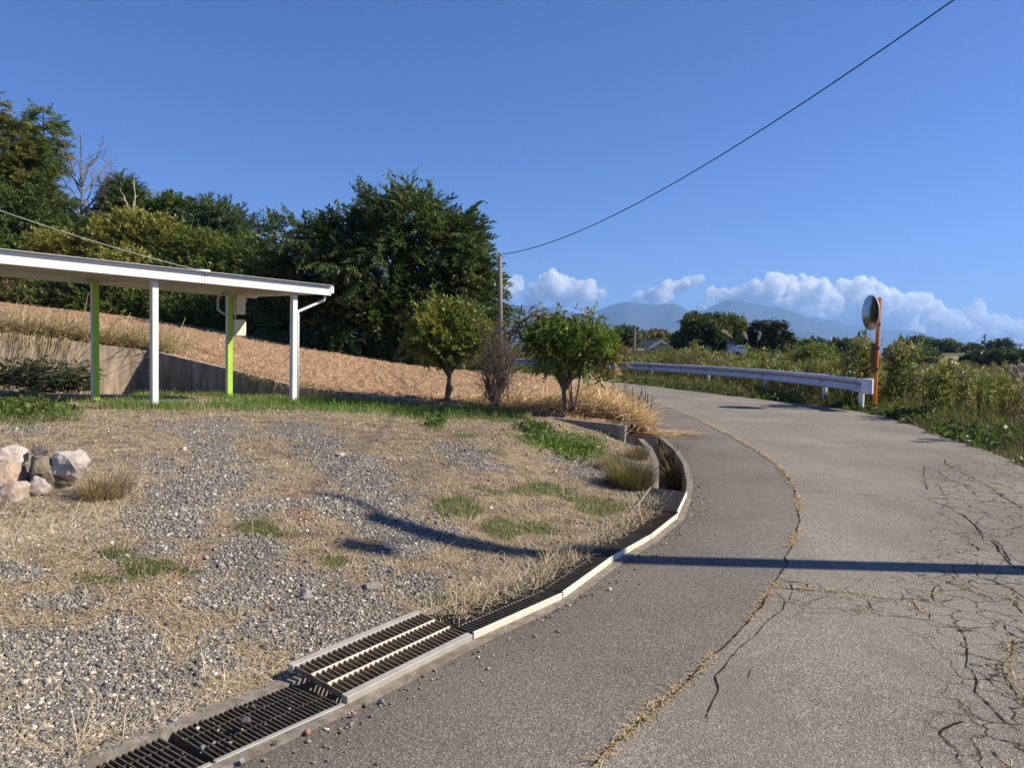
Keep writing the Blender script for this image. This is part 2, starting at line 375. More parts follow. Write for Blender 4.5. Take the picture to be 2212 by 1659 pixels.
c = np.zeros((len(V), 3)); c[:, 0] = np.clip(msk, 0, 1); c[:, 1] = np.exp(-dist_line(V[:, :2], road_left)/.30)
tag(np_mesh('road', V, [np.vstack(FF)], [ASPH_OLD, ASPH_NEW, CRACK], col=c, midx=np.concatenate(mi)), kind='structure')
# earth that carries the road
t = NT('packed_earth'); EARTH = t.done(t.ramp(t.noise(6, 6, .7), [(.3, (.07, .052, .035)), (.7, (.16, .12, .08))]), .95, .1)
Vb, Fb = strip(road_left+0, road_right_s, 200, 4); nb = len(Vb)
tag(np_mesh('road_bed', np.c_[Vb, np.full(nb, -.06)], [Fb], EARTH), kind='structure')

# gravel lot ---------------------------------------------------------
wC, wD = at(318, 860, 18.2)[:2], at(959, 860, 14.3)[:2]
def wall_depth(px):                                    # depth at which the sight line through px meets the wall line
    r = at(px, 860, 1.0)[0]; e_ = wD-wC; t_ = (r*wC[1]-wC[0])/(e_[0]-r*e_[1]); return (wC+t_*e_)[1]
wall_px_d = [(-260, 14.9), (-120, 15.57), (0, 16.2), (318, 18.2)] + [(p_, wall_depth(p_)) for p_ in (344, 484, 624, 754)] + [(959, 14.3), (1058, 14.0)]
WL = [at(p, 860, d)[:2] for p, d in wall_px_d]
kerbA, kerbB = at(1145, 900, 13.4)[:2], at(1350, 925, 12.6)[:2]
headA, headB = np.array([1.55, 12.75]), np.array([2.42, 12.6])
lot_poly = np.vstack([drainL[(drainL[:, 1] < 12.4)], [headB-[.25, .06]], [headA], [kerbB+[0, .1]], [kerbA], WL[::-1], [[-13, 11.5], [-14, 4], [-9, -4]]])
bp = polyline(np.vstack([lot_poly, lot_poly[:1]]), .07)[:-1]; cen = np.array([-4.2, 7.6])
nr = 200; fr = (np.linspace(0, 1, nr)**.8)
V = (cen + (bp[None]-cen)*fr[:, None, None]).reshape(-1, 2); nb = len(bp)
F = np.array([(i*nb+k, i*nb+(k+1) % nb, (i+1)*nb+(k+1) % nb, (i+1)*nb+k) for i in range(nr-1) for k in range(nb)])
V = np.c_[V, lotz(V[:, 0], V[:, 1])]
V[-nb:, 2] -= .03
gravel_blobs = [(420, 918, 120, 12), (450, 945, 70, 26), (470, 990, 75, 35), (430, 1040, 120, 50), (400, 1095, 115, 48), (360, 1145, 85, 35), (340, 1185, 65, 26), (560, 1100, 70, 22),
                (640, 930, 80, 20), (690, 960, 60, 26), (740, 1000, 90, 30), (800, 1040, 70, 30), (760, 1090, 90, 34), (860, 1130, 100, 36), (880, 1180, 60, 30),
                (540, 1210, 120, 45), (600, 1265, 160, 55), (470, 1300, 70, 25), (720, 1330, 150, 60), (640, 1390, 160, 45), (780, 1400, 100, 40), (830, 1330, 50, 25), (760, 1440, 140, 50), (690, 1500, 70, 25), (900, 1260, 70, 34), (560, 1370, 130, 50), (840, 1090, 60, 40), (780, 1030, 90, 40), (950, 1150, 60, 26),
                (120, 1300, 130, 28), (80, 1420, 220, 90), (250, 1400, 130, 55), (300, 1480, 120, 55), (120, 1560, 260, 90), (0, 1640, 200, 80), (480, 1420, 90, 40), (40, 1235, 60, 22), (250, 1345, 90, 22),
                (1010, 985, 60, 16), (960, 960, 50, 10), (1300, 1020, 90, 18), (1370, 1050, 40, 20), (1230, 990, 60, 10), (1050, 1010, 60, 10), (820, 1230, 40, 20), (60, 930, 70, 8)]
green_blobs = [(60, 900, 90, 20, 1.2), (330, 878, 120, 8, .8), (620, 878, 170, 9, 1.3), (800, 882, 150, 10, 1.3), (960, 893, 120, 13, 1.3), (1090, 905, 60, 10, .8), (940, 924, 22, 8, 1.0), (1200, 950, 100, 16, 1.0), (990, 1095, 60, 26, .9),
               (1140, 1060, 140, 22, .55), (1290, 1095, 90, 30, .6), (1180, 1140, 120, 30, .35), (1080, 1150, 60, 30, .7), (560, 1140, 60, 16, .7), (720, 1212, 50, 18, .8), (620, 1155, 60, 14, .5), (330, 1225, 60, 24, .75), (210, 1255, 90, 18, .5), (400, 1235, 50, 14, .5), (960, 1310, 70, 30, .5), (700, 1180, 50, 14, .5),
               (1000, 940, 60, 12, .4), (1080, 975, 70, 12, .45), (260, 1195, 60, 16, .5), (480, 1090, 30, 10, .3), (560, 1530, 60, 20, .35)]
soil_blobs = [(760, 1060, 60, 20, .6), (880, 1060, 50, 40, .5), (240, 1010, 60, 14, .5), (420, 1215, 60, 14, .8), (620, 1245, 50, 12, .5), (90, 1590, 90, 24, .6), (650, 1105, 45, 30, 1), (640, 1065, 60, 18, .7), (700, 1045, 60, 14, .6), (395, 1240, 38, 22, 1), (440, 1195, 30, 26, .9), (330, 1300, 90, 22, .6), (560, 1060, 40, 12, .4), (150, 1290, 60, 14, .4)]
_mn = SN(2.2, 21); _mn2 = SN(7, 22)
def blobs(u, v, L):
    o = np.zeros(len(u))
    for b in L:
        wgt = b[4] if len(b) > 4 else 1.0
        o = np.maximum(o, wgt*np.exp(-(((u-b[0])/b[2])**2+((v-b[1])/b[3])**2)**1.0*.9))
    return o
def masks(P):
    u, v, z = proj(P); v = np.where(z > .3, v, 3000)
    nz = .16*_mn(P)+.12*_mn2(P)
    return sm(.22, .78, blobs(u, v, gravel_blobs)+nz*1.4), sm(.25, .6, blobs(u, v, green_blobs)+nz*.9), sm(.35, .65, blobs(u, v, soil_blobs)+nz*.8)
g_, gr_, so_ = masks(V)
t = NT('gravel_lot'); a = t.sep(t.attr().outputs['Color'])
soil = t.ramp(t.noise(9, 7, .7), [(.3, (.10, .075, .05)), (.55, (.165, .125, .085)), (.75, (.24, .185, .13))])
orange = t.ramp(t.noise(14, 6, .7), [(.3, (.22, .125, .07)), (.7, (.36, .22, .125))])
peb = t.sep(t.vor(62, out='Color'))[0]; peb2 = t.sep(t.vor(120, out='Color'))[1]
grav = t.ramp(peb, [(.0, (.08, .07, .058)), (.35, (.15, .132, .108)), (.6, (.21, .185, .15)), (.8, (.29, .25, .19)), (1.0, (.42, .38, .31))])
grav = t.mix(.35, grav, t.ramp(peb2, [(0.0, (.06, .06, .062)), (.6, (.19, .18, .17)), (1, (.45, .42, .36))]))
straw = t.ramp(t.noise(1.0, 6, .75, t.scale_vec((60, 25, 20))), [(.3, (.15, .11, .065)), (.5, (.30, .235, .14)), (.72, (.46, .37, .23))])
gre = t.ramp(t.noise(30, 5, .7), [(.3, (.055, .07, .02)), (.7, (.14, .16, .05))])
n2 = t.noise(22, 4, .6)
def k(ch): return t.ramp(t.math('ADD', a[ch], t.math('MULTIPLY', t.math('SUBTRACT', n2, .5), .9)), [(.35, 0.0), (.65, 1.0)])
b = t.mix(t.ramp(t.noise(5, 5, .7), [(.42, 0.0), (.6, 1.0)]), straw, soil); b = t.mix(k(2), b, orange); b = t.mix(k(0), b, grav); b = t.mix(t.math('MULTIPLY', k(1), .8), b, gre)
t.bump(t.math('ADD', t.math('MULTIPLY', t.vor(62), -.8), t.noise(45, 6, .7)), .8, .02)
LOTM = t.done(b, .95, .12)
tag(np_mesh('gravel_lot', V, [F], LOTM, col=np.stack([g_, gr_, so_], 1), smooth=True), kind='structure')

# tilled field -------------------------------------------------------
fw = [np.array(p) for p in WL]; rl = road_left[len(drainR)-1:]
ditch_top = rl[0]
field_poly = np.vstack([[p+np.array([0, .16]) for p in WL[3:]], [kerbA+[0, .12]], [kerbB+[.0, .12]], [ditch_top+[-.05, .05]], rl[1:-2]+[-.03, 0], [[-3, 38.5], [-10, 41], [-24, 45], [-45, 60], [-60, 60], [-60, 20], [-30, 11]], [WL[0]+np.array([0, .16]), WL[1]+np.array([0, .16]), WL[2]+np.array([0, .16])]])
bp = polyline(np.vstack([field_poly, field_poly[:1]]), .18)[:-1]; cen = np.array([-7.5, 20.0]); nb = len(bp); nr = 300
fr = np.linspace(0, 1, nr); V = (cen+(bp[None]-cen)*fr[:, None, None]).reshape(-1, 2)
F = np.array([(i*nb+k_, i*nb+(k_+1) % nb, (i+1)*nb+(k_+1) % nb, (i+1)*nb+k_) for i in range(nr-1) for k_ in range(nb)])
P = np.c_[V, np.zeros(len(V))]; fn = SN(2.6, 31); fn2 = SN(6, 32)
tilled = sm(2.2, .2, V[:, 0]-.12*(V[:, 1]-13))
z = fieldz(V[:, 0]) + tilled*(.025*fn(P)+.028*fn2(P)+.022*SN(13, 33)(P*[.6, 1, 1])+.014*np.sin(V[:, 1]*7+V[:, 0]*.8+fn(P))) + (1-tilled)*.02*fn(P)
edge = np.tile(fr, (nb, 1)).T.ravel(); z -= .09*sm(.93, .99, edge)
t = NT('tilled_soil'); vec = t.scale_vec((6, 11, 6))
b = t.ramp(t.noise(1.0, 8, .72, vec), [(.28, (.20, .115, .062)), (.45, (.36, .225, .128)), (.62, (.48, .315, .19)), (.78, (.58, .42, .27))])
b = t.mix(t.ramp(t.noise(.25, 4, .6), [(.45, 0.0), (.7, .45)]), b, (.36, .24, .14)); b = t.mix(t.ramp(t.noise(1.0, 5, .8, t.scale_vec((26, 40, 26))), [(.60, 0.0), (.68, .8)]), b, (.46, .36, .22))
t.bump(t.noise(1.0, 8, .7, vec), 1.0, .12)
SOIL = t.done(b, .95, .1)
tag(np_mesh('tilled_field', np.c_[V, z], [F], SOIL, smooth=True), kind='structure')

# roadside verge -----------------------------------------------------
vo = np.vstack([[[30, -6], [30, 2], [30, 5]], np.array(rr_)+np.array([16, 14]), [[26, 60], [16, 66], [-12, 70]]])
V, F = strip(road_right_s+np.array([-.06, -.02]), vo, 220, 60)
d = dist_line(V, road_right_s); P = np.c_[V, np.zeros(len(V))]
VZ = lambda d_: .13*sm(.05, 1.2, d_)
z = VZ(d)+.03*SN(1.2, 41)(P)*sm(.2, 1, d)-.02*(d < .1) + 0
t = NT('verge_earth'); b = t.ramp(t.noise(4, 7, .7), [(.3, (.045, .04, .02)), (.55, (.10, .085, .045)), (.75, (.17, .135, .08))]); t.bump(t.noise(20, 6, .7), .8, .04)
VERGE = t.done(b, .95, .1)
tag(np_mesh('verge', np.c_[V, z], [F], VERGE, smooth=True), kind='structure')

# ------------------------------------------------------------------ drain: concrete channel and steel gratings
mb = MB()
dl = smooth_line(drainR, 1); ok = (dl[:, 1] > 1.2) & (dl[:, 1] < 13.0); dl = dl[ok]
def chan(o1, o2, z1, z2):
    A = offset_line(dl, o1); B = offset_line(dl, o2); n_ = len(dl)
    v = [(*p, z1) for p in A]+[(*p, z1) for p in B]+[(*p, z2) for p in A]+[(*p, z2) for p in B]; f = []
    for i in range(n_-1):
        f += [(i, i+1, n_+i+1, n_+i), (2*n_+i, 3*n_+i, 3*n_+i+1, 2*n_+i+1), (i, 2*n_+i, 2*n_+i+1, i+1), (n_+i, n_+i+1, 3*n_+i+1, 3*n_+i)]
    f += [(0, n_, 3*n_, 2*n_), (n_-1, 3*n_-1, 4*n_-1, 2*n_-1)]
    return v, f
ch = empty('drainage_channel', (*dl[len(dl)//2], 0), 'concrete roadside drainage channel curving round the gravel lot, open at its far end', 'drain')
MB().add(*chan(-.055, .010, -.5, .012)).build('kerb_wall', CONC_DK, ch)
MB().add(*chan(GW-.05, GW+.035, -.5, .02)).build('inner_wall', CONC_DK, ch)
MB().add(*chan(.012, GW-.052, -.5, -.44)).build('channel_bed', EARTH, ch)

def grating(A, B, z0, hgt, pitch, label, flange=FLANGE, bar=STEEL_DK, tilt=None, barw=.006, rod=STEEL_LT, wid=GW, rods=2):
    A = np.array(A, float); B = np.array(B, float); d2 = B-A; L = np.linalg.norm(d2); d2 /= L; nrm = np.array([-d2[1], d2[0]])
    def pt(s, w_, z): 
        zz = z + (tilt*w_/wid if tilt else 0); q = A+d2*s+nrm*w_; return np.array([q[0], q[1], z0+zz])
    root = empty('drain_grating', pt(L/2, wid/2, 0), label, 'drain cover', 'steel gratings over the roadside drain')
    g = .006
    def plate(w0, w1, z1, z2):
        v = [pt(s, w_, z_) for z_ in (z1, z2) for w_ in (w0, w1) for s in (g, L-g)]
        return MB().add(v, [(0, 1, 3, 2), (4, 6, 7, 5), (0, 4, 5, 1), (2, 3, 7, 6), (0, 2, 6, 4), (1, 5, 7, 3)])
    th = .012 if flange is FLANGE else (.035 if tilt else .022)
    plate(0, th, 0, hgt).build('side_plate', flange, root, bevel=.003)
    plate(wid-th, wid, 0, hgt).build('side_plate', (flange if tilt else CONC_DK) if flange is not FLANGE else STEEL, root, bevel=.003)
    m_ = MB(); n_ = int((L-.04)/pitch); bh = hgt*.92
    for i in range(n_+1):
        s = .02+(L-.04)*i/n_
        v = [pt(s+ds, w_, z_) for z_ in (hgt-bh+.004, hgt-.003) for w_ in (th, wid-th) for ds in (-barw/2, barw/2)]
        m_.add(v, [(0, 1, 3, 2), (4, 6, 7, 5), (0, 4, 5, 1), (2, 3, 7, 6), (0, 2, 6, 4), (1, 5, 7, 3)])
    o = m_.build('bearing_bars', bar, root); o['label'] = 'row of parallel steel bars across the grating'
    for j in range(rods):
        w_ = th+(wid-2*th)*(j+1)/(rods+1)
        v = [pt(s, w_+dw, z_) for z_ in (hgt-.030, hgt-.006 if (flange is FLANGE or not tilt) else hgt+.0005) for dw in (-.0025, .0025) for s in (.02, L-.02)]
        MB().add(v, [(0, 1, 3, 2), (4, 6, 7, 5), (0, 4, 5, 1), (2, 3, 7, 6), (0, 2, 6, 4), (1, 5, 7, 3)]).build('cross_rod', rod, root)
    return root
E_ = [np.array(gnd(*p)[:2]) for p in [(210, 1779), (463, 1656), (748, 1527), (1022, 1386), (1216, 1297), (1327, 1214), (1406, 1168), (1464, 1121), (1484, 1076)]]
grating(E_[0], E_[1], -.029, .045, .022, 'flush dark grating at the bottom edge of the photo, nearest the camera', STEEL_LT, rods=2, rod=STEEL_DK)
grating(E_[1], E_[2], -.029, .045, .022, 'flush dark grating with pebbles on it, before the loose tilted one', STEEL_LT, rods=2, rod=STEEL_DK)
grating(E_[2], E_[3], .004, .036, .031, 'loose wide-barred grating lying tilted on top of the drain', STEEL_LT, m_plain('brown_grate_steel', (.20, .155, .10), .6, .35, 18, .3, .2), tilt=.05, rod=FLANGE, barw=.005)
grating(E_[3], E_[4], .002, .046, .028, 'grating with clean pale side plate just beyond the loose tilted one')
grating(E_[4], E_[5], .006, .046, .028, 'grating with two rows of bright rod ends, cut short before the pole shadow')
grating(E_[5], E_[6], .004, .046, .024, 'grating crossed by the utility pole shadow', rod=STEEL_DK)
grating(E_[6], E_[7], .002, .046, .024, 'brown rusty grating beside the last raised one', bar=m_plain('brown_weathered_steel', (.085, .058, .04), .7, .4, 20, .2), rod=STEEL_DK)
grating(E_[7], E_[8], .022, .046, .022, 'last raised grating, at the start of the open ditch', bar=STEEL_DK, rod=STEEL_DK, tilt=.02)

# low kerb, headwall, retaining wall
def walled(name, pts, z0s, z1s, th, mat, label, cat):
    pts = np.array(pts, float); t_ = np.gradient(pts, axis=0); t_ /= np.linalg.norm(t_, axis=1)[:, None]; nn = np.stack([-t_[:, 1], t_[:, 0]], 1)
    if nn[:, 1].mean() < 0: nn = -nn
    n_ = len(pts); B = pts+nn*th
    v = [(*p, z) for p, z in zip(pts, z0s)]+[(*p, z) for p, z in zip(pts, z1s)]+[(*p, z) for p, z in zip(B, z0s)]+[(*p, z) for p, z in zip(B, z1s)]; f = []
    for i in range(n_-1): f += [(i, i+1, n_+i+1, n_+i), (2*n_+i+1, 2*n_+i, 3*n_+i, 3*n_+i+1), (n_+i, n_+i+1, 3*n_+i+1, 3*n_+i), (i+1, i, 2*n_+i, 2*n_+i+1)]
    f += [(0, n_, 3*n_, 2*n_), (n_-1, 3*n_-1, 4*n_-1, 2*n_-1)]
    return tag(MB().add(v, f).build(name, mat, bevel=.012), label, cat)
wt = []
for (p, dp), py in zip(wall_px_d, [700, 712, 719, 758, 763, 796, 832, 849, 870, 887]): wt.append(at(p, py, dp)[2]+.01)
wp = WL; 
walled('retaining_wall', wp, [lotz(p[0], p[1])[0]-.3 for p in wp], wt, .16, CONC, 'stained concrete retaining wall tapering down to the right along the tilled field', 'wall')
ks = [kerbA, kerbB]
walled('concrete_kerb', ks, [-.05, -.1], [at(1145, 897, 13.4)[2], at(1350, 919, 12.6)[2]], .14, m_concrete('kerb_concrete', (.34, .30, .24), (.2, .17, .13), .5), 'low concrete kerb block at the foot of the leafy tree by the road', 'kerb')
hw = empty('ditch_headwall', (2, 12.7, 0), 'small concrete headwall with rusty top edge closing the open ditch', 'wall')
walled('wall', [headA, headB], [-.5, -.5], [.095, .043], .10, CONC, None, None); bpy.data.objects['wall'].parent = hw; bpy.data.objects['wall'].matrix_parent_inverse = hw.matrix_world.inverted()
MB().bar((*(headA+[0, .05]), .102), (*(headB+[0, .05]), .050), .12, .01).build('rusty_edge', RUST, hw)

# ------------------------------------------------------------------ carport
f1 = at(333, 875.6, 12.4); f2 = at(633, 869.6, 14.5); ue = f2[:2]-f1[:2]; ue /= np.linalg.norm(ue); vb = np.array([-ue[1], ue[0]])
cz = at(633, 633, 14.5)[2]; cz1 = at(333, 604, 12.4)[2]
EDGEM = m_plain('weathered_roof_edge', (.40, .40, .41), .6, .12, 6, .2)
cp = empty('carport', f2, 'white flat-roofed carport with white front posts and lime green rear posts', 'carport')
def cpt(o, s, w_, z): q = o[:2]+ue*s+vb*w_; return np.array([q[0], q[1], z])
# roof runs along ue from s=-5.6 to +0.95 relative to f2; depth 2.3
zr = lambda s: cz + (cz1-cz)*(-s)/np.linalg.norm(f2[:2]-f1[:2])
S0, S1, W0, W1 = -6.2, .72, -.16, 2.3
def slab(s0, s1, w0, w1, za, zb):
    v = [cpt(f2, s, w_, zr(s)+z_) for z_ in (za, zb) for w_ in (w0, w1) for s in (s0, s1)]
    return MB().add(v, [(0, 1, 3, 2), (4, 6, 7, 5), (0, 4, 5, 1), (2, 3, 7, 6), (0, 2, 6, 4), (1, 5, 7, 3)])
slab(S0, S1-.06, W0+.03, W1-.03, .10, .13).build('roof', SOFFIT, cp)
m_ = MB()
for i in range(14): m_.v += []; 
slab(S0, S1, W0-.10, W0+.03, .186, .198).build('roof_edge', EDGEM, cp, bevel=.003)
slab(S0, S1, W0-.03, W0+.03, .0, .185).build('fascia', WHITE, cp, bevel=.006)
slab(-1.92, -1.912, W0-.0315, W0-.02, .002, .18).build('fascia_joint', STEEL_DK, cp)
slab(S0, S1, W1-.03, W1+.03, .0, .2).build('fascia', WHITE, cp, bevel=.008)
slab(S0, S1-.02, W0+.035, W1-.035, .136, .15).build('roof_sheet', GREYBOX, cp)
slab(S1-.03, S1+.07, W0-.04, W1+.04, .04, .18).build('gutter', WHITE, cp, bevel=.02, seg=3)
for s in (-2.67, -.0, -5.3): slab(s-.05, s+.05, W0+.04, W1-.04, .0, .099).build('cross_beam', SOFFIT, cp)
for w_ in (.55, 1.1, 1.65): slab(S0+.02, S1-.08, w_-.02, w_+.02, .06, .099).build('purlin', SOFFIT, cp)
def post(p, mats, top, c=.05):
    m = MB(); b0 = p.copy(); q = np.array([*p[:2], top])
    ax = np.array([*ue, 0])*c; ay = np.array([*vb, 0])*c
    m.frame_box(((b0[0]), b0[1], (p[2]-.1+top)/2), ax, ay, (0, 0, (top-p[2]+.1)/2)); return m
g1 = at(205, 866, 13.3); g2 = at(493, 867.5, 15.7)
f3 = np.array([*cpt(f2, -5.3, .05, 0)[:2], f1[2]])
g1 = cpt(f1, .0, 1.85, g1[2]); g2 = cpt(f2, .0, 1.85, g2[2])
g1[:2] = at(205, 866, 13.5)[:2]; g2[:2] = at(494, 867, 15.9)[:2]
for p, lab, s_ in ((f1, 'white front post', -2.67), (f2, 'white front post', 0)):
    post(p, WHITE, zr(s_)+.0).build('post', WHITE, cp, bevel=.006)['label'] = lab
for p, s_ in ((g1, -2.67), (g2, 0)):
    o = post(p, WHITE, zr(s_)+.0).build('post', [WHITE], cp, bevel=.006); o['label'] = 'white rear post behind a lime green panel'
    q = p.copy(); m = MB(); c = np.array([*(p[:2]-vb*.0535), (p[2]+zr(s_))/2])
    m.frame_box(c, np.array([*ue, 0])*.055, np.array([*vb, 0])*.003, (0, 0, (zr(s_)-p[2])/2-.01))
    m.frame_box(np.array([*(p[:2]+ue*.0535), c[2]]), np.array([*ue, 0])*.003, np.array([*vb, 0])*.0505, (0, 0, (zr(s_)-p[2])/2-.01))
    o2 = m.build('post_panel', LIME, o)
    for nm in (): pass
for p, s_ in ((f1, -2.67), (f2, 0)):
    for ds in (-.028, .028): MB().tube([[*(p[:2]-vb*.049+ue*ds), zr(s_)-.035], [*(p[:2]-vb*.062+ue*ds), zr(s_)-.035]], .010, 8).build('bolt', STEEL_DK, cp)
for p in (f1, f2, g1, g2): MB().frame_box([*p[:2], p[2]-.005], np.array([*ue, 0])*.085, np.array([*vb, 0])*.085, (0, 0, .012)).build('base_plate', STEEL, cp, bevel=.003)
# downpipe from the gutter to the end post
dpx = f2[:2]+ue*.075-vb*.03
MB().tube([cpt(f2, S1, .0, zr(S1)-.0), cpt(f2, S1-.02, .0, zr(S1)-.08), [*(dpx), cz-.34], [*dpx, cz-.42], [*dpx, f2[2]-.02]], .026, 10).build('downpipe', WHITE, cp, smooth=True)
for zz in (.25, 1.15): MB().bar([*(f2[:2]+ue*.05), f2[2]+zz], [*(dpx+ue*.03), f2[2]+zz], .06, .02).build('pipe_clip', WHITE, cp)
MB().frame_box([*(f2[:2]+ue*.25-vb*.1), f2[2]-.005], np.array([*ue, 0])*.2, np.array([*vb, 0])*.08, (0, 0, .02)).build('footing', CONC_DK, cp, bevel=.01)
# joint plate and bolts in the fascia
for s in (-1.95, -1.88):
    MB().tube([cpt(f2, s, W0-.028, zr(s)+.13), cpt(f2, s, W0-.04, zr(s)+.13)], .011, 8).build('bolt', STEEL_DK, cp)
# meter boxes on the rear right post
e3 = np.array([*ue, 0]); v3 = np.array([*vb, 0]); gp = np.array([*g2[:2], 0])
def pbox(name, s, w_, zc, hs, hw_, hz, mat, parent=cp, bev=.012):
    return MB().frame_box(gp+e3*s+v3*w_+np.array([0, 0, zc]), e3*hs, v3*hw_, (0, 0, hz)).build(name, mat, parent, bevel=bev, seg=3)
z1 = at(510, 660, 15.9)[2]; z2 = at(510, 708, 15.9)[2]; z0_ = at(515, 640, 15.9)[2]
mbx = pbox('meter_box', .22, -.02, z1+.02, .10, .07, .2, CREAM); pbox('meter_lid', .325, -.02, z1+.0, .006, .06, .16, GREYBOX, mbx, .004)
sb = pbox('switch_box', .27, .1, z0_+.03, .17, .06, .14, GREYBOX); pbox('latch', .44, .1, z0_+.03, .008, .02, .03, STEEL_DK, sb, .002)
lb = pbox('breaker_box', .20, -.02, z2, .14, .075, .175, CREAM, cp, .03); pbox('box_lid', .34, -.02, z2, .012, .055, .12, CREAM, lb, .008)
MB().tube([gp+e3*-.05+v3*.05+np.array([0, 0, z0_+.1]), gp+e3*-.22+v3*.05+np.array([0, 0, z0_-.05]), gp+e3*-.22+v3*.05+np.array([0, 0, z1-.1]), gp+e3*-.06+v3*.04+np.array([0, 0, z1-.2])], .022, 8).build('conduit', SOFFIT, cp, smooth=True)
MB().tube([gp+e3*.09+v3*-.07+np.array([0, 0, z0_]), gp+e3*.06-v3*.075+np.array([0, 0, z1-.05]), gp+e3*.1-v3*.075+np.array([0, 0, z1-.25]), gp+e3*.1-v3*.06+np.array([0, 0, z2+.2])], .016, 8).build('conduit', CREAM, cp, smooth=True)
ins = cpt(f2, -1.2, 1.9, zr(-1.2)+.19); ins = at(425, 583, 14.9)
MB().tube([[ins[0], ins[1], zr(-1.2)+.14], [ins[0], ins[1], ins[2]], [ins[0]+.22, ins[1]+.1, ins[2]-.02]], .03, 8).build('cable_bracket', WHITE, cp, smooth=True)

# ------------------------------------------------------------------ cables and poles
def cable(name, a, b, sag, rad, mat, label, n=40):
    a, b = np.array(a, float), np.array(b, float); s = np.linspace(0, 1, n)[:, None]; p = a+(b-a)*s; p[:, 2] -= (4*sag*s*(1-s))[:, 0]
    return tag(MB().tube(p, rad, 6).build(name, mat, smooth=True), label, 'cable')
up0 = at(1085, 745, 33); ptop = at(1080, 551, 33); 
po = empty('utility_pole', (up0[0], up0[1], fieldz(up0[0])), 'slim weathered utility pole behind the big dark tree', 'utility pole')
MB().tube([(up0[0], up0[1], -.2), (ptop[0], ptop[1], ptop[2]+.1)], [.105, .08], 12).build('pole', POLE_C, po, smooth=True)
MB().tube([ptop+[.02, -.06, .02], ptop+[.1, -.06, .02]], [.03, .045], 8).build('insulator', GREYBOX, po)
MB().tube([ptop+[.2, -.06, -2], ptop+[.35, -.06, -4.5], ptop+[.22, -.08, -5.2]], .012, 6).build('stay_wire', CABLE, po)
NP = np.array([7.6, 5.27]); nh = 6.95
po2 = empty('utility_pole', (NP[0], NP[1], .1), 'near utility pole just right of the frame whose shadow crosses the road', 'utility pole')
MB().tube([(NP[0], NP[1], -.2), (NP[0], NP[1], nh)], [.15, .105], 14).build('pole', POLE_C, po2, smooth=True)
lp = np.array([NP[0]-.0, NP[1]-.5, nh-.12])
MB().tube([(NP[0], NP[1], nh-.5), lp+[0, .05, .0]], .014, 8).build('lamp_arm', STEEL, po2)
MB().frame_box(lp, (.20, .03, 0), (-.012, .075, 0), (0, 0, .04)).build('lamp_head', GREYBOX, po2, bevel=.02)
MB().bar((NP[0], NP[1], nh-.1), (7.6, 5.98, 7.5), .05, .05).build('cable_bracket', STEEL, po2)
cable('overhead_cable', ptop+[.05, 0, .02], (7.6, 5.95, 7.5), 1.04, np.linspace(.016, .010, 40), CABLE, 'black overhead cable sagging from far pole to upper right')
wl_ = at(-330, 330, 12.0)
cable('service_cable', ins, wl_, .12, .0065, WIRE_LT, 'thin pale service cable running to the carport roof from the left')

# ------------------------------------------------------------------ guardrail and road mirror
rail_pts = [(1010, 772.5, 50), (1150, 775.5, 45), (1284, 780, 40), (1402, 784, 35.8), (1523, 790, 31.5), (1648, 798, 27), (1780, 809, 22.6), (1868, 818.5, 19.9)]
gq = np.array([at(*p) for p in rail_pts]); 
GRM = m_plain('galvanised_rail', (.64, .65, .67), .38, .08, 3, .5, .25)
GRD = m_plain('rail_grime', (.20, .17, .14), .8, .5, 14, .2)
POSTW = m_plain('post_white_paint', (.75, .76, .78), .5, .05, 5, .4, dirt=((.35, .35, .36), .62))
rail_line = polyline(gq, .35); n_ = len(rail_line)
rt = np.gradient(rail_line[:, :2], axis=0); rt /= np.linalg.norm(rt, axis=1)[:, None]; rn = np.stack([rt[:, 1], -rt[:, 0]], 1)      # towards the road
rn = np.where((rn@np.array([-1, -.3]) > 0)[:, None], rn, -rn)
prof = [(.0, 0), (.055, -.012), (.075, -.05), (.07, -.09), (.03, -.135), (.01, -.155), (.0, -.185), (.01, -.215), (.03, -.235), (.07, -.28), (.075, -.32), (.055, -.358), (.0, -.37)]
gr = empty('guardrail', (*gq[-1, :2], 0), 'long white and grey corrugated guardrail along the outside of the road bend', 'guardrail')
v = []; 
for p, nn in zip(rail_line, rn):
    for o_, dz in prof: v.append((p[0]+nn[0]*o_, p[1]+nn[1]*o_, p[2]+dz))
    for o_, dz in prof[::-1]: v.append((p[0]+nn[0]*(o_-.006), p[1]+nn[1]*(o_-.006), p[2]+dz+(.003 if dz > -.18 else -.003)))
kk = 2*len(prof); f = [(i*kk+j, i*kk+(j+1) % kk, (i+1)*kk+(j+1) % kk, (i+1)*kk+j) for i in range(n_-1) for j in range(kk)]
f += [tuple(range(kk)), tuple(range((n_-1)*kk, n_*kk))[::-1]]
beam = MB().add(v, f).build('beam', GRM, gr)
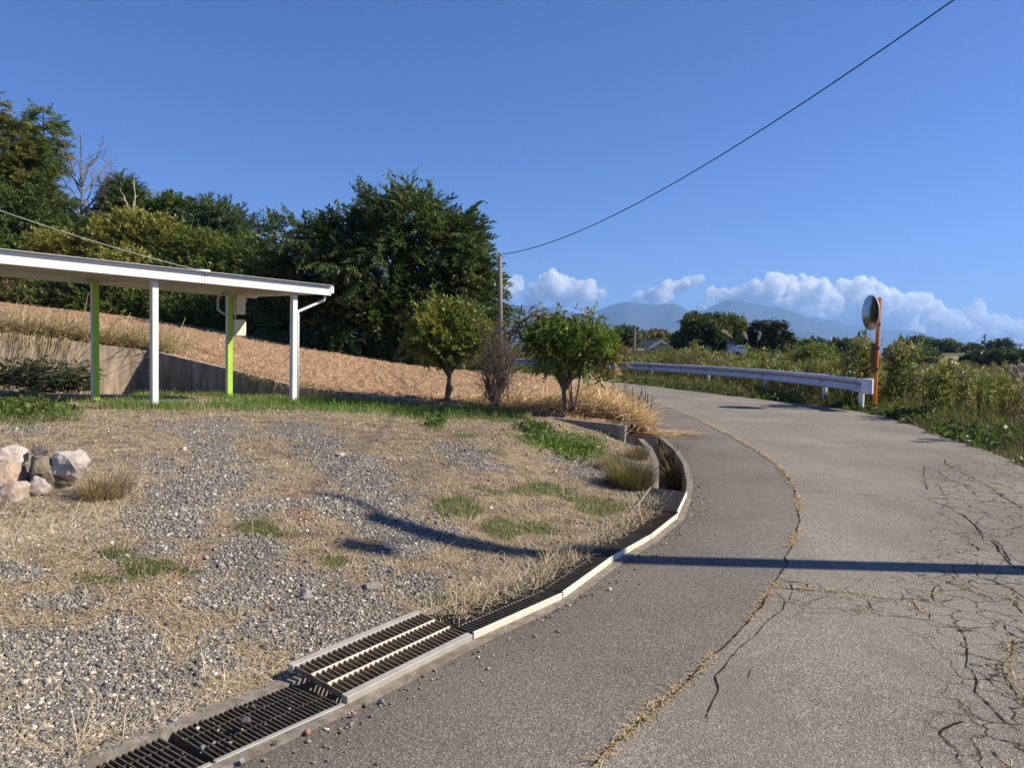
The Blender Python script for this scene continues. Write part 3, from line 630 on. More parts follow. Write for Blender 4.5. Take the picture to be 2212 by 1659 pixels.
# grime lying in the groove of the beam, a thin film on its valley
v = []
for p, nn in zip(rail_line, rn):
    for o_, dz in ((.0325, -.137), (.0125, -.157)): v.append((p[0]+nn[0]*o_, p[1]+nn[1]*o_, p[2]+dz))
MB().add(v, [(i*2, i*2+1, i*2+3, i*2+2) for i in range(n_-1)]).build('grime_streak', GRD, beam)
post_px = [1150, 1284, 1402, 1523, 1648, 1780, 1857]
for px in post_px:
    i = int(np.argmin(np.abs(proj(rail_line)[0]-px))); p = rail_line[i]; nn = rn[i]
    q = np.array([p[0]-nn[0]*.09, p[1]-nn[1]*.09])
    o = MB().tube([(*q, -.3), (*q, p[2]-.03)], .0715, 14).build('post', POSTW, gr, smooth=False)
    m = MB()
    for dz in (-.1, -.185, -.27):
        for ds in (-.07, .07):
            c0 = np.array([p[0]+rt[i][0]*ds+nn[0]*(.05 if dz != -.185 else .01), p[1]+rt[i][1]*ds+nn[1]*(.05 if dz != -.185 else .01), p[2]+dz]); MB().tube([c0, c0+np.array([*nn, 0])*.03], .014, 6).build('bolt', STEEL_DK, o)
# rounded end cap
e = rail_line[-1]; tn = np.array([*rt[-1], 0]); nn3 = np.array([*rn[-1], 0]); 
if tn[1] > 0: tn = -tn
prof2 = [np.zeros(3)]
arc = [(-.02, .085), (.22, .088), (.30, .07), (.335, .02), (.335, -.05), (.30, -.1), (.22, -.115), (-.02, -.115)]
m = MB(); m.prism([e+tn*a_+nn3*b_ for a_, b_ in arc], (0, 0, -.385), (0, 0, .012))
m.build('end_cap', POSTW, gr, bevel=.02, seg=3)
rp = e-tn*.12+np.array([0, 0, .0]); dl_ = MB(); dl_.tube([rp+nn3*.02+[0, 0, .11], rp+nn3*.05+[0, 0, .11]], .052, 18)
MB().bar(rp+nn3*.02+[0, 0, -.02], rp+nn3*.02+[0, 0, .11], .03, .008, nn3).build('reflector_bracket', STEEL_DK, gr); dl_.build('reflector', REFL, gr)

mp = at(1888, 890, 20.3); mt_ = at(1900, 643, 20.3); mir_c = at(1881, 676, 20.3)
mo = empty('road_mirror', (mp[0], mp[1], .1), 'round convex traffic mirror on an orange pole beside the guardrail end', 'traffic mirror')
MB().tube([(mp[0], mp[1], -.3), (mt_[0], mt_[1], mt_[2])], .0535, 16).build('pole', ORANGE, mo, smooth=False)
MIRR = NT('mirror_face').done((.32, .35, .36), .12, .5, 1.0); RIM = m_plain('mirror_rim', (.55, .56, .56), .4, .1, 6)
n3 = np.array([-1.0, -.02, -.03]); n3 /= np.linalg.norm(n3); ax = np.cross(n3, [0, 0, 1]); ax /= np.linalg.norm(ax); ay = np.cross(ax, n3)
rm = 74/2/FPX*20.3
def disc(prof, mat, name, parent):
    m = MB(); N = 40; v = []; f = []
    for r_, h_ in prof:
        for k_ in range(N):
            a_ = 2*math.pi*k_/N; v.append(mir_c+ax*(r_*math.cos(a_))+ay*(r_*math.sin(a_))+n3*h_)
    for i in range(len(prof)-1):
        for k_ in range(N): f.append((i*N+k_, i*N+(k_+1) % N, (i+1)*N+(k_+1) % N, (i+1)*N+k_))
    m.add(v, f); return m.build(name, mat, parent, smooth=True)
disc([(rm*math.sin(t_), .05-.04*math.sin(t_)**2) for t_ in np.linspace(.002, math.pi/2, 14)], MIRR, 'mirror_face', mo)
rim = disc([(rm*1.0, -.012), (rm*1.025, -.012), (rm*1.025, .014), (rm*.985, .016)], RIM, 'mirror_rim', mo)
disc([(.004, -.06), (rm*.5, -.052), (rm*.9, -.03), (rm*1.0, -.012)], RIM, 'mirror_back', mo)
MB().bar(mir_c-n3*.05, [mp[0]*.25+mt_[0]*.75, mt_[1], mir_c[2]-.02], .06, .1).build('mirror_bracket', RUST, mo)
for py in (701, 752, 798):
    c0 = at(1893+(760-py)*.06, py, 20.3); fz = (c0[2]-mp[2])/(mt_[2]-mp[2]); c0 = mp+(mt_-mp)*fz
    MB().tube([c0-[0, 0, .04], c0+[0, 0, .04]], .066, 14).build('pole_clamp', RUST, mo)
sg = mp+(mt_-mp)*((at(1890, 774, 20.3)[2]-mp[2])/(mt_[2]-mp[2]))
MB().frame_box(sg+n3*.09, ax*.11, n3*.012, np.array([0, 0, .40])).build('sign_plate', RUST, mo)

# ------------------------------------------------------------------ vegetation tools
def rotz(a):
    c, s_ = np.cos(a), np.sin(a); Z = np.zeros_like(c); O = np.ones_like(c)
    return np.stack([np.stack([c, -s_, Z], -1), np.stack([s_, c, Z], -1), np.stack([Z, Z, O], -1)], -2)
def frames(d, roll):                                   # rotation matrices with +x along d
    d = d/np.linalg.norm(d, axis=1)[:, None]; ref = np.tile([0., 0, 1], (len(d), 1)); ref[np.abs(d[:, 2]) > .95] = [1, 0, 0]
    y = np.cross(ref, d); y /= np.linalg.norm(y, axis=1)[:, None]; z = np.cross(d, y); c, s_ = np.cos(roll)[:, None], np.sin(roll)[:, None]
    return np.stack([d, y*c+z*s_, z*c-y*s_], -1)
def instance(protos, which, pos, rot, scale, col, cvar=.12, seed=0):
    """protos: list of (V, F, C or None); returns V, F list, colours, merged"""
    g = np.random.default_rng(seed); Vs, Cs, Fs, off = [], [], {}, 0
    for i, pr in enumerate(protos):
        m = np.where(which == i)[0]
        if not len(m): continue
        V0, F0, C0 = pr; N = len(m)
        V = np.einsum('nij,kj->nki', rot[m], V0)*np.asarray(scale)[m][:, None, None] + pos[m][:, None]
        C = np.repeat(col[m][:, None, :], len(V0), 1)*(C0[None] if C0 is not None else 1)
        Vs.append(V.reshape(-1, 3)); Cs.append(C.reshape(-1, 3))
        for f in F0:
            Fs.setdefault(f.shape[1], []).append((f[None]+(np.arange(N)*len(V0))[:, None, None]+off).reshape(-1, f.shape[1]))
        off += N*len(V0)
    return np.vstack(Vs), [np.vstack(q) for q in Fs.values()], np.vstack(Cs)
def leaf_quads(base, dirs, side, L, W, fold=.15):      # pointed leaves, four corners each
    n_ = np.cross(dirs, side); n_ /= np.linalg.norm(n_, axis=1)[:, None]+1e-9
    L = np.broadcast_to(L, len(base))[:, None]; W = np.broadcast_to(W, len(base))[:, None]
    mid = base+dirs*L*.45 + n_*L*fold*.4
    V = np.stack([base, mid+side*W/2, base+dirs*L-n_*L*fold, mid-side*W/2], 1).reshape(-1, 3)
    i = np.arange(len(base))*4; return V, np.stack([i, i+1, i+2, i+3], 1)
def norm(a): return a/(np.linalg.norm(a, axis=-1, keepdims=True)+1e-9)
def spray(nl, L, leafL, leafW, droop, seed, pinnate=True, spread=.9):
    g = np.random.default_rng(seed); t_ = np.linspace(.08, 1, nl); base = np.stack([t_*L, np.zeros(nl), -droop*L*t_**2], 1)
    sgn = np.where(np.arange(nl) % 2, 1, -1.) if pinnate else 1
    th = g.uniform(.5, 1.15, nl)*spread; ph = g.normal(0, .45, nl)
    if pinnate: d = np.stack([np.cos(th), sgn*np.sin(th), -.25-.3*g.random(nl)+.3*ph], 1)
    else:
        a = g.uniform(0, 6.28, nl); d = np.stack([np.cos(th), np.sin(th)*np.cos(a), np.sin(th)*np.sin(a)], 1)
    base[:, 1:] += g.normal(0, L*.04, (nl, 2)); d = norm(d); s_ = norm(np.cross(d, g.normal(size=(nl, 3))*.5+[0, 0, 1]))
    V, F = leaf_quads(base, d, s_, leafL*g.uniform(.7, 1.2, nl), leafW*g.uniform(.8, 1.2, nl))
    C = np.repeat(g.uniform(.75, 1.25, (nl, 1)), 4, 0)*np.ones(3)
    return V, [F], C
def tuft_needles(nl, L, wdt, seed):                    # a plume of needle twigs
    g = np.random.default_rng(seed); t_ = g.random(nl)**.7; base = np.stack([t_*L, g.normal(0, .03*L, nl), -.12*L*t_**2], 1)
    d = norm(np.stack([.55+g.random(nl)*.5, g.normal(0, .55, nl), g.normal(.05, .4, nl)], 1)); s_ = norm(np.cross(d, g.normal(size=(nl, 3))))
    V, F = leaf_quads(base, d, s_, L*.34*g.uniform(.6, 1.2, nl), wdt, .05); return V, [F], np.repeat(g.uniform(.7, 1.3, (nl, 1)), 4, 0)*np.ones(3)
def pal(cols, n_, g, var=.15):
    c = np.array(cols, float)[g.integers(0, len(cols), n_)]; return c*np.exp(g.normal(0, var, (n_, 1)))
def limbs(m, base, targets, r0, g, forks=.3, wig=.12, n_=7):
    for p in targets:
        p = np.asarray(p, float); L = np.linalg.norm(p-base); t_ = np.linspace(0, 1, n_)[:, None]
        mid = base+(p-base)*[.25, .25, .55]; q = (1-t_)**2*base+2*t_*(1-t_)*mid+t_**2*p
        q[1:-1] += g.normal(0, wig*L*.18, (n_-2, 3)); m.tube(q, np.linspace(r0, r0*.18, n_), 6, cap=False)
def crown_points(ell, N, g, inner=.35, rough=.3, freq=.7, seed=0):
    """points in the outer shell of a union of ellipsoids (c, r) with an uneven surface"""
    ell = [(np.array(c, float), np.array(r, float)) for c, r in ell]; vol = np.array([np.prod(r)**(2/3) for c, r in ell]); nz = SN(freq, seed+5)
    P, D = [], []
    for (c, r), k_ in zip(ell, np.maximum(6, (N*vol/vol.sum()).astype(int))):
        d = norm(g.normal(size=(k_, 3))); u_ = (inner**3+(1-inner**3)*g.random(k_))**(1/3)
        R_ = u_*(1+rough*np.clip(nz(c+d*r), -1.2, 1.2)*.8); p = c+d*r*R_[:, None]
        keep = np.ones(k_, bool)
        for c2, r2 in ell:
            if c2 is c: continue
            keep &= (((p-c2)/r2)**2).sum(1) > inner**2*.9
        P.append(p[keep]); D.append(norm(d/r)[keep])
    return np.vstack(P), np.vstack(D)
def tree_thing(name, base, label, cat='tree', group=None): return empty(name, base, label, cat, group)
def broadleaf(name, label, base, ell, N, protos, cols, scale, seed, group=None, trunk_r=.12, nlimb=9, droop=.3, bark=BARK, upbias=.2, inner=.4, rough=.3, freq=.7, var=.22, zmin=None, stems=1, cat='tree', trunk_name='trunk', fork=None, shoots=0):
    g = np.random.default_rng(seed); root = tree_thing(name, base, label, cat, group); base = np.array(base, float)
    P, D = crown_points(ell, N, g, inner, rough, freq, seed)
    if zmin is not None: k_ = P[:, 2] > zmin; P, D = P[k_], D[k_]
    d = norm(D+g.normal(0, .45, D.shape)+[0, 0, upbias-droop*.3]); n_ = len(P)
    cn = SN(freq*1.6, seed+77)(P); col = pal(cols, n_, g, .12)*np.exp(var*np.clip(cn, -1.3, 1.3))[:, None]
    if shoots:                                         # long arching shoots that break the outline
        R2 = np.sqrt((((P-base)*[1, 1, .8])**2).sum(1)); i_ = g.choice(n_, shoots, p=R2**3/(R2**3).sum()); sp = protos[0][0][:, 0].max()*scale; P2, d2 = [], []
        for i in i_:
            v_ = norm(D[i]+g.normal(0, .3, 3)+[0, 0, .25]); p_ = P[i].copy()
            for k2 in range(int(g.integers(1, 4))): P2.append(p_.copy()); d2.append(v_+g.normal(0, .15, 3)); p_ += v_*sp*.42; v_ = norm(v_-[0, 0, .16])
        P = np.vstack([P, P2]); d = np.vstack([d, norm(np.array(d2))]); col = np.vstack([col, pal(cols, len(P2), g, .12)*1.1]); n_ = len(P)
    V, F, C = instance(protos, g.integers(0, len(protos), n_), P, frames(d, g.normal(0, .6, n_)), scale*g.uniform(.75, 1.25, n_), col)
    np_mesh('crown', V, F, LEAF, root, C)
    m = MB(); cz_ = np.mean([c[2] for c, r in ell]); ctr = np.mean([c for c, r in ell], axis=0)
    for s_ in range(stems):
        b0 = base+([g.normal(0, .1), g.normal(0, .1), 0] if stems > 1 else [0, 0, 0]); fk = np.array(fork, float) if fork is not None else base+(ctr-base)*[.5, .5, .42]
        if stems > 1: fk = fk+g.normal(0, .05 if fork is not None else .25, 3)*[1, 1, .3]
        t_ = np.linspace(0, 1, 6)[:, None]; q = (b0-[0, 0, .15])+(fk-(b0-[0, 0, .15]))*t_; q[1:-1] += g.normal(0, trunk_r*.35, (4, 3))*[1, 1, .3]
        m.tube(q, trunk_r*np.array([1.45, 1.05, .95, .9, .88, .85]), 9, cap=False)
        idx = g.choice(len(D), min(len(D), nlimb), replace=False); tg = [fk+(P[i]-fk)*g.uniform(.72, .95) for i in idx]; limbs(m, fk, tg, trunk_r*.6, g)
    m.build(trunk_name, bark, root, smooth=True)
    return root
def conifer(name, label, base, top, width, seed, cols, group=None, tiers=26, dens=1.0, protos=None, trunk_r=.16, start=.12, droop=.25, ragged=.35, power=.85, bare=None, tipsc=.75):
    g = np.random.default_rng(seed); root = tree_thing(name, base, label, 'tree', group); base = np.array(base, float); top = np.array(top, float); hgt = top[2]-base[2]
    m = MB(); q = base+(top-base)*np.linspace(0, 1, 8)[:, None]; q[0, 2] -= .2; m.tube(q, np.linspace(trunk_r, .02, 8), 8, cap=False)
    P, D, S = [], [], []
    for i in range(tiers):
        f_ = start+(1-start)*(i+g.random()*1.8)/(tiers+1.5); c = base+(top-base)*f_; Lm = width*.5*(1-f_)**power+.02*hgt
        for j in range(int(g.integers(4, 7))):
            fj = min(.985, max(.02, f_+g.normal(0, 1.1)/tiers)); c = base+(top-base)*fj; Lm = width*.5*(1-fj)**power+.02*hgt
            a = g.uniform(0, 6.28); L = Lm*g.uniform(1-ragged, 1+ragged*.6)*(1 if g.random() > .12 else 1.3); rise = .35*f_-droop*.4
            dr = np.array([math.cos(a), math.sin(a), rise]); tip = c+dr*L; tip[2] -= droop*L*.35
            m.tube([c, c+dr*L*.55, tip], [.03+.02*L*.2, .02, .008], 5, cap=False)
            ns = max(2, int(L/.45*dens*3)); tt = g.uniform(.25, 1.02, ns)
            for t_ in tt:
                p = c+dr*L*t_; p[2] -= droop*L*.35*t_**2; P.append(p+g.normal(0, .05*L*.6, 3)); sd_ = np.array([-math.sin(a), math.cos(a), 0])*g.normal(0, .7)+np.array([0, 0, g.normal(0, .38)])
                D.append(np.array([math.cos(a), math.sin(a), .1-droop*.4])+sd_); S.append(g.uniform(.7, 1.2)*(tipsc+(1.12-tipsc)*(1-f_)))
    m.build('trunk', BARK, root, smooth=True)
    if bare is None:
        P, D, S = np.array(P), np.array(D), np.array(S); n_ = len(P); cn = SN(.5, seed+3)(P); col = pal(cols, n_, g, .14)*np.exp(.22*np.clip(cn, -1.3, 1.3))[:, None]
        V, F, C = instance(protos, g.integers(0, len(protos), n_), P, frames(D, g.normal(0, .4, n_)), S, col); np_mesh('crown', V, F, LEAF, root, C)
    return root
def bare_tree(name, label, base, tips, r0, seed, mat=BARK_PALE, twigs=5, group=None, stems=None, cat='tree', tw=.5):
    g = np.random.default_rng(seed); root = tree_thing(name, base, label, cat, group); m = MB(); base = np.array(base, float); tips = np.array(tips, float)
    if stems is None:
        top = tips[np.argmax(tips[:, 2])]; q = base+(top-base)*np.linspace(0, 1, 10)[:, None]; q[0, 2] -= .3; q[1:-1, :2] += g.normal(0, .04, (8, 2)); m.tube(q, np.linspace(r0, r0*.12, 10), 8, cap=False)
        starts = [base+(top-base)*np.clip(((t_[2]-base[2])/(top[2]-base[2]))-g.uniform(.12, .3), .2, .9) for t_ in tips]
    else: starts = [base+g.normal(0, .06, 3)*[1, 1, 0] for _ in tips]
    mt = MB()
    for s_, t_ in zip(starts, tips):
        L = np.linalg.norm(t_-s_); tt = np.linspace(0, 1, 8)[:, None]; mid = s_+(t_-s_)*[.55, .55, .35]+g.normal(0, .08*L, 3); q = (1-tt)**2*s_+2*tt*(1-tt)*mid+tt**2*t_
        q[1:-1] += g.normal(0, .015*L, (6, 3)); m.tube(q, np.linspace(r0*.5, r0*.1, 8), 6, cap=False)
        for k_ in range(twigs):
            u_ = g.uniform(.35, 1); p = q[int(u_*7)]; e_ = p+norm(g.normal(size=3)+norm(t_-s_)*1.0+[0, 0, .25])*L*tw*g.uniform(.25, .7)
            md = (p+e_)/2+g.normal(0, .04*L*tw, 3); mt.tube([p, md, e_], [r0*.14, r0*.1, r0*.05], 5, cap=False)
            for _ in range(2):
                e2 = md+norm(g.normal(size=3)+[0, 0, .3])*L*tw*.28; mt.tube([md, e2], [r0*.08, r0*.03], 4, cap=False)
    m.add(mt.v, mt.f); m.build('branches', mat, root, smooth=True); return root

def blades(P, L, W, yaw, lean, col, bend=.5, g=rng):
    """grass blades: 5 corners each; lean = horizontal reach as a share of length"""
    n_ = len(P); L = np.broadcast_to(L, n_); W = np.broadcast_to(W, n_); lean = np.broadcast_to(lean, n_)
    dx = np.stack([np.cos(yaw), np.sin(yaw), np.zeros(n_)], 1); sd_ = np.stack([-np.sin(yaw), np.cos(yaw), np.zeros(n_)], 1)
    a = np.arcsin(np.clip(lean, 0, .98)); up_ = np.cos(a)
    mid = P+dx*(L*lean*bend)[:, None]*.7+np.array([0, 0, 1])*(L*up_*.6)[:, None]; tip = P+dx*(L*lean)[:, None]+np.array([0, 0, 1])*(L*up_)[:, None]
    V = np.stack([P-sd_*W[:, None]/2, P+sd_*W[:, None]/2, mid-sd_*W[:, None]*.4, mid+sd_*W[:, None]*.4, tip], 1).reshape(-1, 3)
    i = np.arange(n_)*5; return V, [np.stack([i, i+1, i+3, i+2], 1), np.stack([i+2, i+3, i+4], 1)], np.repeat(col, 5, 0)
def lying(P, L, W, yaw, pitch, col):                   # straws lying about: thin two-sided strips
    d = np.stack([np.cos(yaw)*np.cos(pitch), np.sin(yaw)*np.cos(pitch), np.sin(pitch)], 1); sd_ = norm(np.cross(d, [0, 0, 1.])+.3*np.cross(d, [1., 0, 0]))
    L = L[:, None]; W = np.broadcast_to(W, len(P))[:, None]; mid = P+d*L*.5+np.array([0, 0, 1])*L*.06
    V = np.stack([P-sd_*W/2, P+sd_*W/2, mid-sd_*W/2, mid+sd_*W/2, P+d*L-sd_*W/4, P+d*L+sd_*W/4], 1).reshape(-1, 3); i = np.arange(len(P))*6
    return V, [np.concatenate([np.stack([i, i+1, i+3, i+2], 1), np.stack([i+2, i+3, i+5, i+4], 1)])], np.repeat(col, 6, 0)
class Merge:
    def __init__(s): s.V, s.F, s.C, s.n = [], {}, [], 0
    def add(s, r):
        V, F, C = r; s.V.append(V); s.C.append(C)
        for f in F: s.F.setdefault(f.shape[1], []).append(f+s.n)
        s.n += len(V)
    def build(s, name, mat, parent=None): return np_mesh(name, np.vstack(s.V), [np.vstack(f) for f in s.F.values()], mat, parent, np.vstack(s.C))

def lot_sample(N, g, zone=None, near=1.0):
    """random lot points, denser near the camera"""
    out = []
    poly = lot_poly
    while sum(map(len, out)) < N:
        m_ = N; u_ = g.uniform(-80, 1500, m_); v_ = 860+800*g.random(m_)**near
        d = fwd[None]+right[None]*((u_-CX)/FPX)[:, None]+up[None]*((CY-v_)/FPX)[:, None]
        P = CAMP+d*((.28-H)/d[:, 2])[:, None]; k_ = (P[:, 1] > 1.2) & (P[:, 1] < 17)
        P = P[k_]; k_ = inside(P[:, :2], poly); out.append(P[k_])
    P = np.vstack(out)[:N]; P[:, 2] = lotz(P[:, 0], P[:, 1]); return P

# ------------------------------------------------------------------ stones and grass of the lot
g = np.random.default_rng(11)
ico = bmesh.new(); bmesh.ops.create_icosphere(ico, subdivisions=1, radius=1); iv = np.array([v.co[:] for v in ico.verts]); if_ = np.array([[v.index for v in f.verts] for f in ico.faces]); ico.free()
stone_protos = []
for i in range(8):
    gg = np.random.default_rng(50+i); v = iv*gg.uniform(.5, 1.4, (len(iv), 1))*gg.uniform(.75, 1.3, 3)*[1, 1, .62]; stone_protos.append((v, [if_], None))
def stones(P, size, cols, g, var=.22, sink=.36):
    n_ = len(P); P = P.copy(); P[:, 2] += size*(.62-sink)*.5
    tilt = norm(np.stack([np.ones(n_), g.normal(0, .3, n_), g.normal(0, .35, n_)], 1)); R_ = np.einsum('nij,njk->nik', rotz(g.uniform(0, 6.28, n_)), frames(tilt, g.normal(0, .4, n_)))
    return instance(stone_protos, g.integers(0, 8, n_), P, R_, size*.5, pal(cols, n_, g, var))
GC = [(.14, .135, .125), (.20, .19, .175), (.26, .24, .21), (.17, .15, .125), (.31, .27, .21), (.42, .365, .285), (.22, .205, .185), (.13, .12, .11), (.35, .28, .19), (.52, .47, .38), (.19, .19, .19), (.145, .145, .145)]
P = lot_sample(300000, g, near=1.35); mg, mgr, mso = masks(P)
keep = g.random(len(P)) < (.78*mg*(1-.4*mgr)+.12*(1-mg)*(1-mgr*.6)+.12*mso); P = P[keep]; dist_ = P[:, 1]
size = np.clip(np.exp(g.normal(math.log(.0105), .42, len(P))), .006, .05)*np.clip(.75+.06*dist_, .9, 1.7)
tag(np_mesh('gravel', *stones(P, size, GC, g)[:2], STONE, col=stones(P, size, GC, np.random.default_rng(3))[2]), 'grey and cream crushed gravel spread over the lot', 'gravel', kind='stuff')

STR = [(.44, .36, .23), (.53, .45, .30), (.36, .29, .18), (.47, .37, .245), (.30, .23, .14), (.57, .50, .37)]
GRN = [(.085, .125, .03), (.11, .16, .04), (.14, .19, .055), (.16, .19, .07)]
mg_ = Merge(); P = lot_sample(200000, g, near=1.15); a_, b_, c_ = masks(P); nzz = _mn2(P*[1, 1, 0]+[3, 9, 0])
dry = np.clip((1-a_*.93)*(1-b_*.55)*(1-c_*.75), 0, 1)*np.clip(.62+.45*nzz, .12, 1); P = P[g.random(len(P)) < dry]; n_ = len(P); far = np.clip(P[:, 1]/8, .7, 2)
mg_.add(lying(P, np.exp(g.normal(math.log(.043), .45, n_))*np.clip(far, .8, 1.6), .0026*far*g.uniform(.6, 1.3, n_), g.normal(2.7, 1.1, n_), np.abs(g.normal(.06, .24, n_)), pal(STR, n_, g, .18)))
P = lot_sample(4500, g, near=1.0); a_, b_, c_ = masks(P); P = P[g.random(len(P)) < .8*(1-a_*.85)]; n_ = len(P)
mg_.add(lying(P, g.uniform(.1, .28, n_), .003*np.clip(P[:, 1]/8, .8, 2), g.normal(2.4, 1.0, n_), np.abs(g.normal(.05, .2, n_)), pal(STR, n_, g, .15)*1.1))
# straw drifted on to the gratings
dq = polyline(drainR, .02); i = g.integers(10, len(dq)-60, 9000); wv = .02+np.abs(g.normal(0, .16, 9000)); sel = (wv < .27); nl_ = offset_line(dq, 1)-dq; Pq = np.c_[dq[i]+nl_[i]*(GW+.03-wv)[:, None], np.full(9000, .055)][sel]
keep = (SN(1.4, 88)(Pq) > -.5) & (Pq[:, 1] > 4.0) & (Pq[:, 1] < 7.3); Pq = Pq[keep]; n_ = len(Pq)
mg_.add(lying(Pq, g.uniform(.03, .12, n_), .003, g.uniform(0, 6.28, n_), g.normal(.1, .25, n_), pal(STR, n_, g, .2)))
mg_.add(lying(Pq[::3]+[0, 0, .01], g.uniform(.05, .14, len(Pq[::3])), .003, g.uniform(0, 6.28, len(Pq[::3])), g.uniform(.2, 1.0, len(Pq[::3])), pal(STR, len(Pq[::3]), g, .2)))
tag(mg_.build('dry_grass', STRAW), 'straw coloured dry mown grass lying over the lot', 'grass', kind='stuff')
mg_ = Merge(); P = lot_sample(170000, g, near=1.1); a_, b_, c_ = masks(P); u_, v_, z_ = proj(P); P = P[g.random(len(P)) < b_*(1-.5*a_)*.8+.02]; n_ = len(P); u_, v_, z_ = proj(P)
tall = np.where(v_ < 910, 1.6, .8)*np.clip(.6+.06*P[:, 1], .7, 1.6); cg = pal(GRN, n_, g, .2)*np.where((v_ < 900)[:, None], [.95, 1.35, .7], 1.0)
mg_.add(blades(P, g.uniform(.035, .085, n_)*tall, .0035*np.clip(P[:, 1]/7, .8, 2.2), g.uniform(0, 6.28, n_), g.uniform(.1, .8, n_), cg))
# band of fresh grass along the wall foot and the posts
bl = polyline(np.array([WL[i_]+[0, -.1] for i_ in range(3, 10)]+[kerbA+[0, -.15]]), .05)
i = g.integers(0, len(bl), 26000); P = np.c_[bl[i]-np.c_[np.zeros(26000), np.abs(g.normal(0, .55, 26000))+.0], np.zeros(26000)]; u_, v_, z_ = proj(P)
f2d = P[:, 1] > 12.7; P = P[(P[:, 1] > 12.6) & inside(P[:, :2], lot_poly)]; P[:, 2] = lotz(P[:, 0], P[:, 1]); P = P[SN(1.1, 5)(P) > -.55]; n_ = len(P)
mg_.add(blades(P, np.exp(g.normal(math.log(.075), .4, n_)), .007, g.uniform(0, 6.28, n_), g.uniform(.05, .7, n_), pal([(.15, .24, .04), (.19, .28, .05), (.24, .28, .08), (.36, .31, .15), (.12, .17, .04)], n_, g, .2)))
for pp in (f1, f2, g1, g2):
    P = np.c_[g.normal(pp[0], .45, 1500), g.normal(pp[1]-.1, .22, 1500), np.zeros(1500)]; P[:, 2] = lotz(P[:, 0], P[:, 1])
    mg_.add(blades(P, g.uniform(.04, .15, 1500), .007, g.uniform(0, 6.28, 1500), g.uniform(.05, .7, 1500), pal([(.12, .21, .035), (.15, .24, .05), (.3, .26, .13)], 1500, g, .2)))
tag(mg_.build('green_grass', GRASS), 'short fresh green grass growing in patches and along the wall foot', 'grass', kind='stuff')

# straw in the seam and cracks of the road
mg_ = Merge(); S = seam_d[(seam_d[:, 1] > 1.8) & (seam_d[:, 1] < 16)]
i = g.integers(0, len(S), 5200); P = np.c_[S[i]+g.normal(0, .016, (5200, 2)), np.full(5200, .004)]; P = P[(SN(2.4, 61)(P) > -.35)]; n_ = len(P)
mg_.add(lying(P, np.exp(g.normal(math.log(.034), .4, n_)), .0028*np.clip(P[:, 1]/5, .9, 2), g.uniform(0, 6.28, n_), np.abs(g.normal(.15, .25, n_)), pal([(.55, .42, .22), (.62, .50, .28), (.48, .30, .15), (.40, .30, .14)], n_, g, .18)))
for k_, (L, wd) in enumerate(crack_lines):
    p = polyline(L, .03); sel = SN(2.2, 300+k_)(np.c_[p, np.zeros(len(p))]) > .42; p = p[sel]
    if len(p) < 2: continue
    m_ = min(260, len(p)*9); i = g.integers(0, len(p), m_); P = np.c_[p[i]+g.normal(0, .018, (m_, 2)), np.full(m_, .004)]
    mg_.add(lying(P, np.exp(g.normal(math.log(.03), .4, m_)), .0028, g.uniform(0, 6.28, m_), np.abs(g.normal(.12, .2, m_)), pal([(.55, .42, .22), (.60, .50, .30), (.45, .30, .16), (.30, .27, .10)], m_, g, .18)))
tag(mg_.build('dry_weeds', STRAW), 'dry straw grass growing out of the road cracks', 'grass', kind='stuff')

# loose stones, brick fragments, boulders
def rock(name, label, c, r, seed, mat, cat='rock', group=None, flat=.75, sub=3):
    bm = bmesh.new(); bmesh.ops.create_icosphere(bm, subdivisions=sub, radius=1); gg = np.random.default_rng(seed); v = np.array([q.co[:] for q in bm.verts])
    cuts = norm(gg.normal(size=(11, 3))); h_ = gg.uniform(.55, .95, 11)
    for cdir, hh in zip(cuts, h_):
        s_ = v@cdir; v -= np.clip(s_-hh, 0, None)[:, None]*cdir
    v *= (1+.08*SN(2.2, seed)(v)+.04*SN(6, seed+1)(v))[:, None]; v = v*np.array(r); a_ = gg.uniform(0, 6.28); v = v@np.array(rotz(np.array(a_))).T
    for q, p in zip(bm.verts, v): q.co = Vector(p)
    me = bpy.data.meshes.new(name); bm.to_mesh(me); bm.free(); o = link(name, me, mat); o.location = Vector(c); return tag(o, label, cat, group)
def m_rock(name, c1, c2, c3):
    t = NT(name); n1 = t.noise(4, 8, .7); b = t.ramp(n1, [(.3, c2), (.5, c1), (.68, tuple(min(1, x*1.2) for x in c1))]); b = t.mix(t.ramp(t.noise(7, 6, .7, dist=1.0), [(.55, 0.0), (.68, .9)]), b, c3)
    t.bump(t.noise(14, 8, .75), 1.0, .05); return t.done(b, .85, .3)
QUARTZ = m_rock('white_quartz', (.62, .56, .49), (.34, .25, .17), (.40, .22, .11)); QTAN = m_rock('tan_quartz', (.56, .43, .31), (.34, .20, .11), (.66, .60, .52)); SLATE = m_rock('layered_brown_stone', (.30, .245, .165), (.13, .10, .07), (.40, .34, .25)); CHIP = m_rock('grey_stone', (.42, .39, .35), (.28, .25, .22), (.5, .47, .42)); BRICK = m_plain('red_brick', (.38, .15, .12), .9, .25, 20, .15, bump=.003); PURP = m_rock('dark_stone', (.16, .13, .12), (.08, .07, .065), (.22, .19, .17))
def rock_at(label, px, py, wpx, hpx, depth, seed, mat, dz=0):
    c = at(px, py, depth); s_ = depth/FPX; rock('rock', label, c, (wpx*.5*s_, wpx*.45*s_, hpx*.5*s_), seed, mat, 'rock', 'quartz boulders piled at the left edge of the lot')
rock_at('white quartz boulder at the back left of the pile', 22, 985, 88, 52, 5.95, 1, QUARTZ)
rock_at('tan and orange boulder at the left edge of the pile', 14, 1030, 96, 86, 5.75, 2, QTAN)
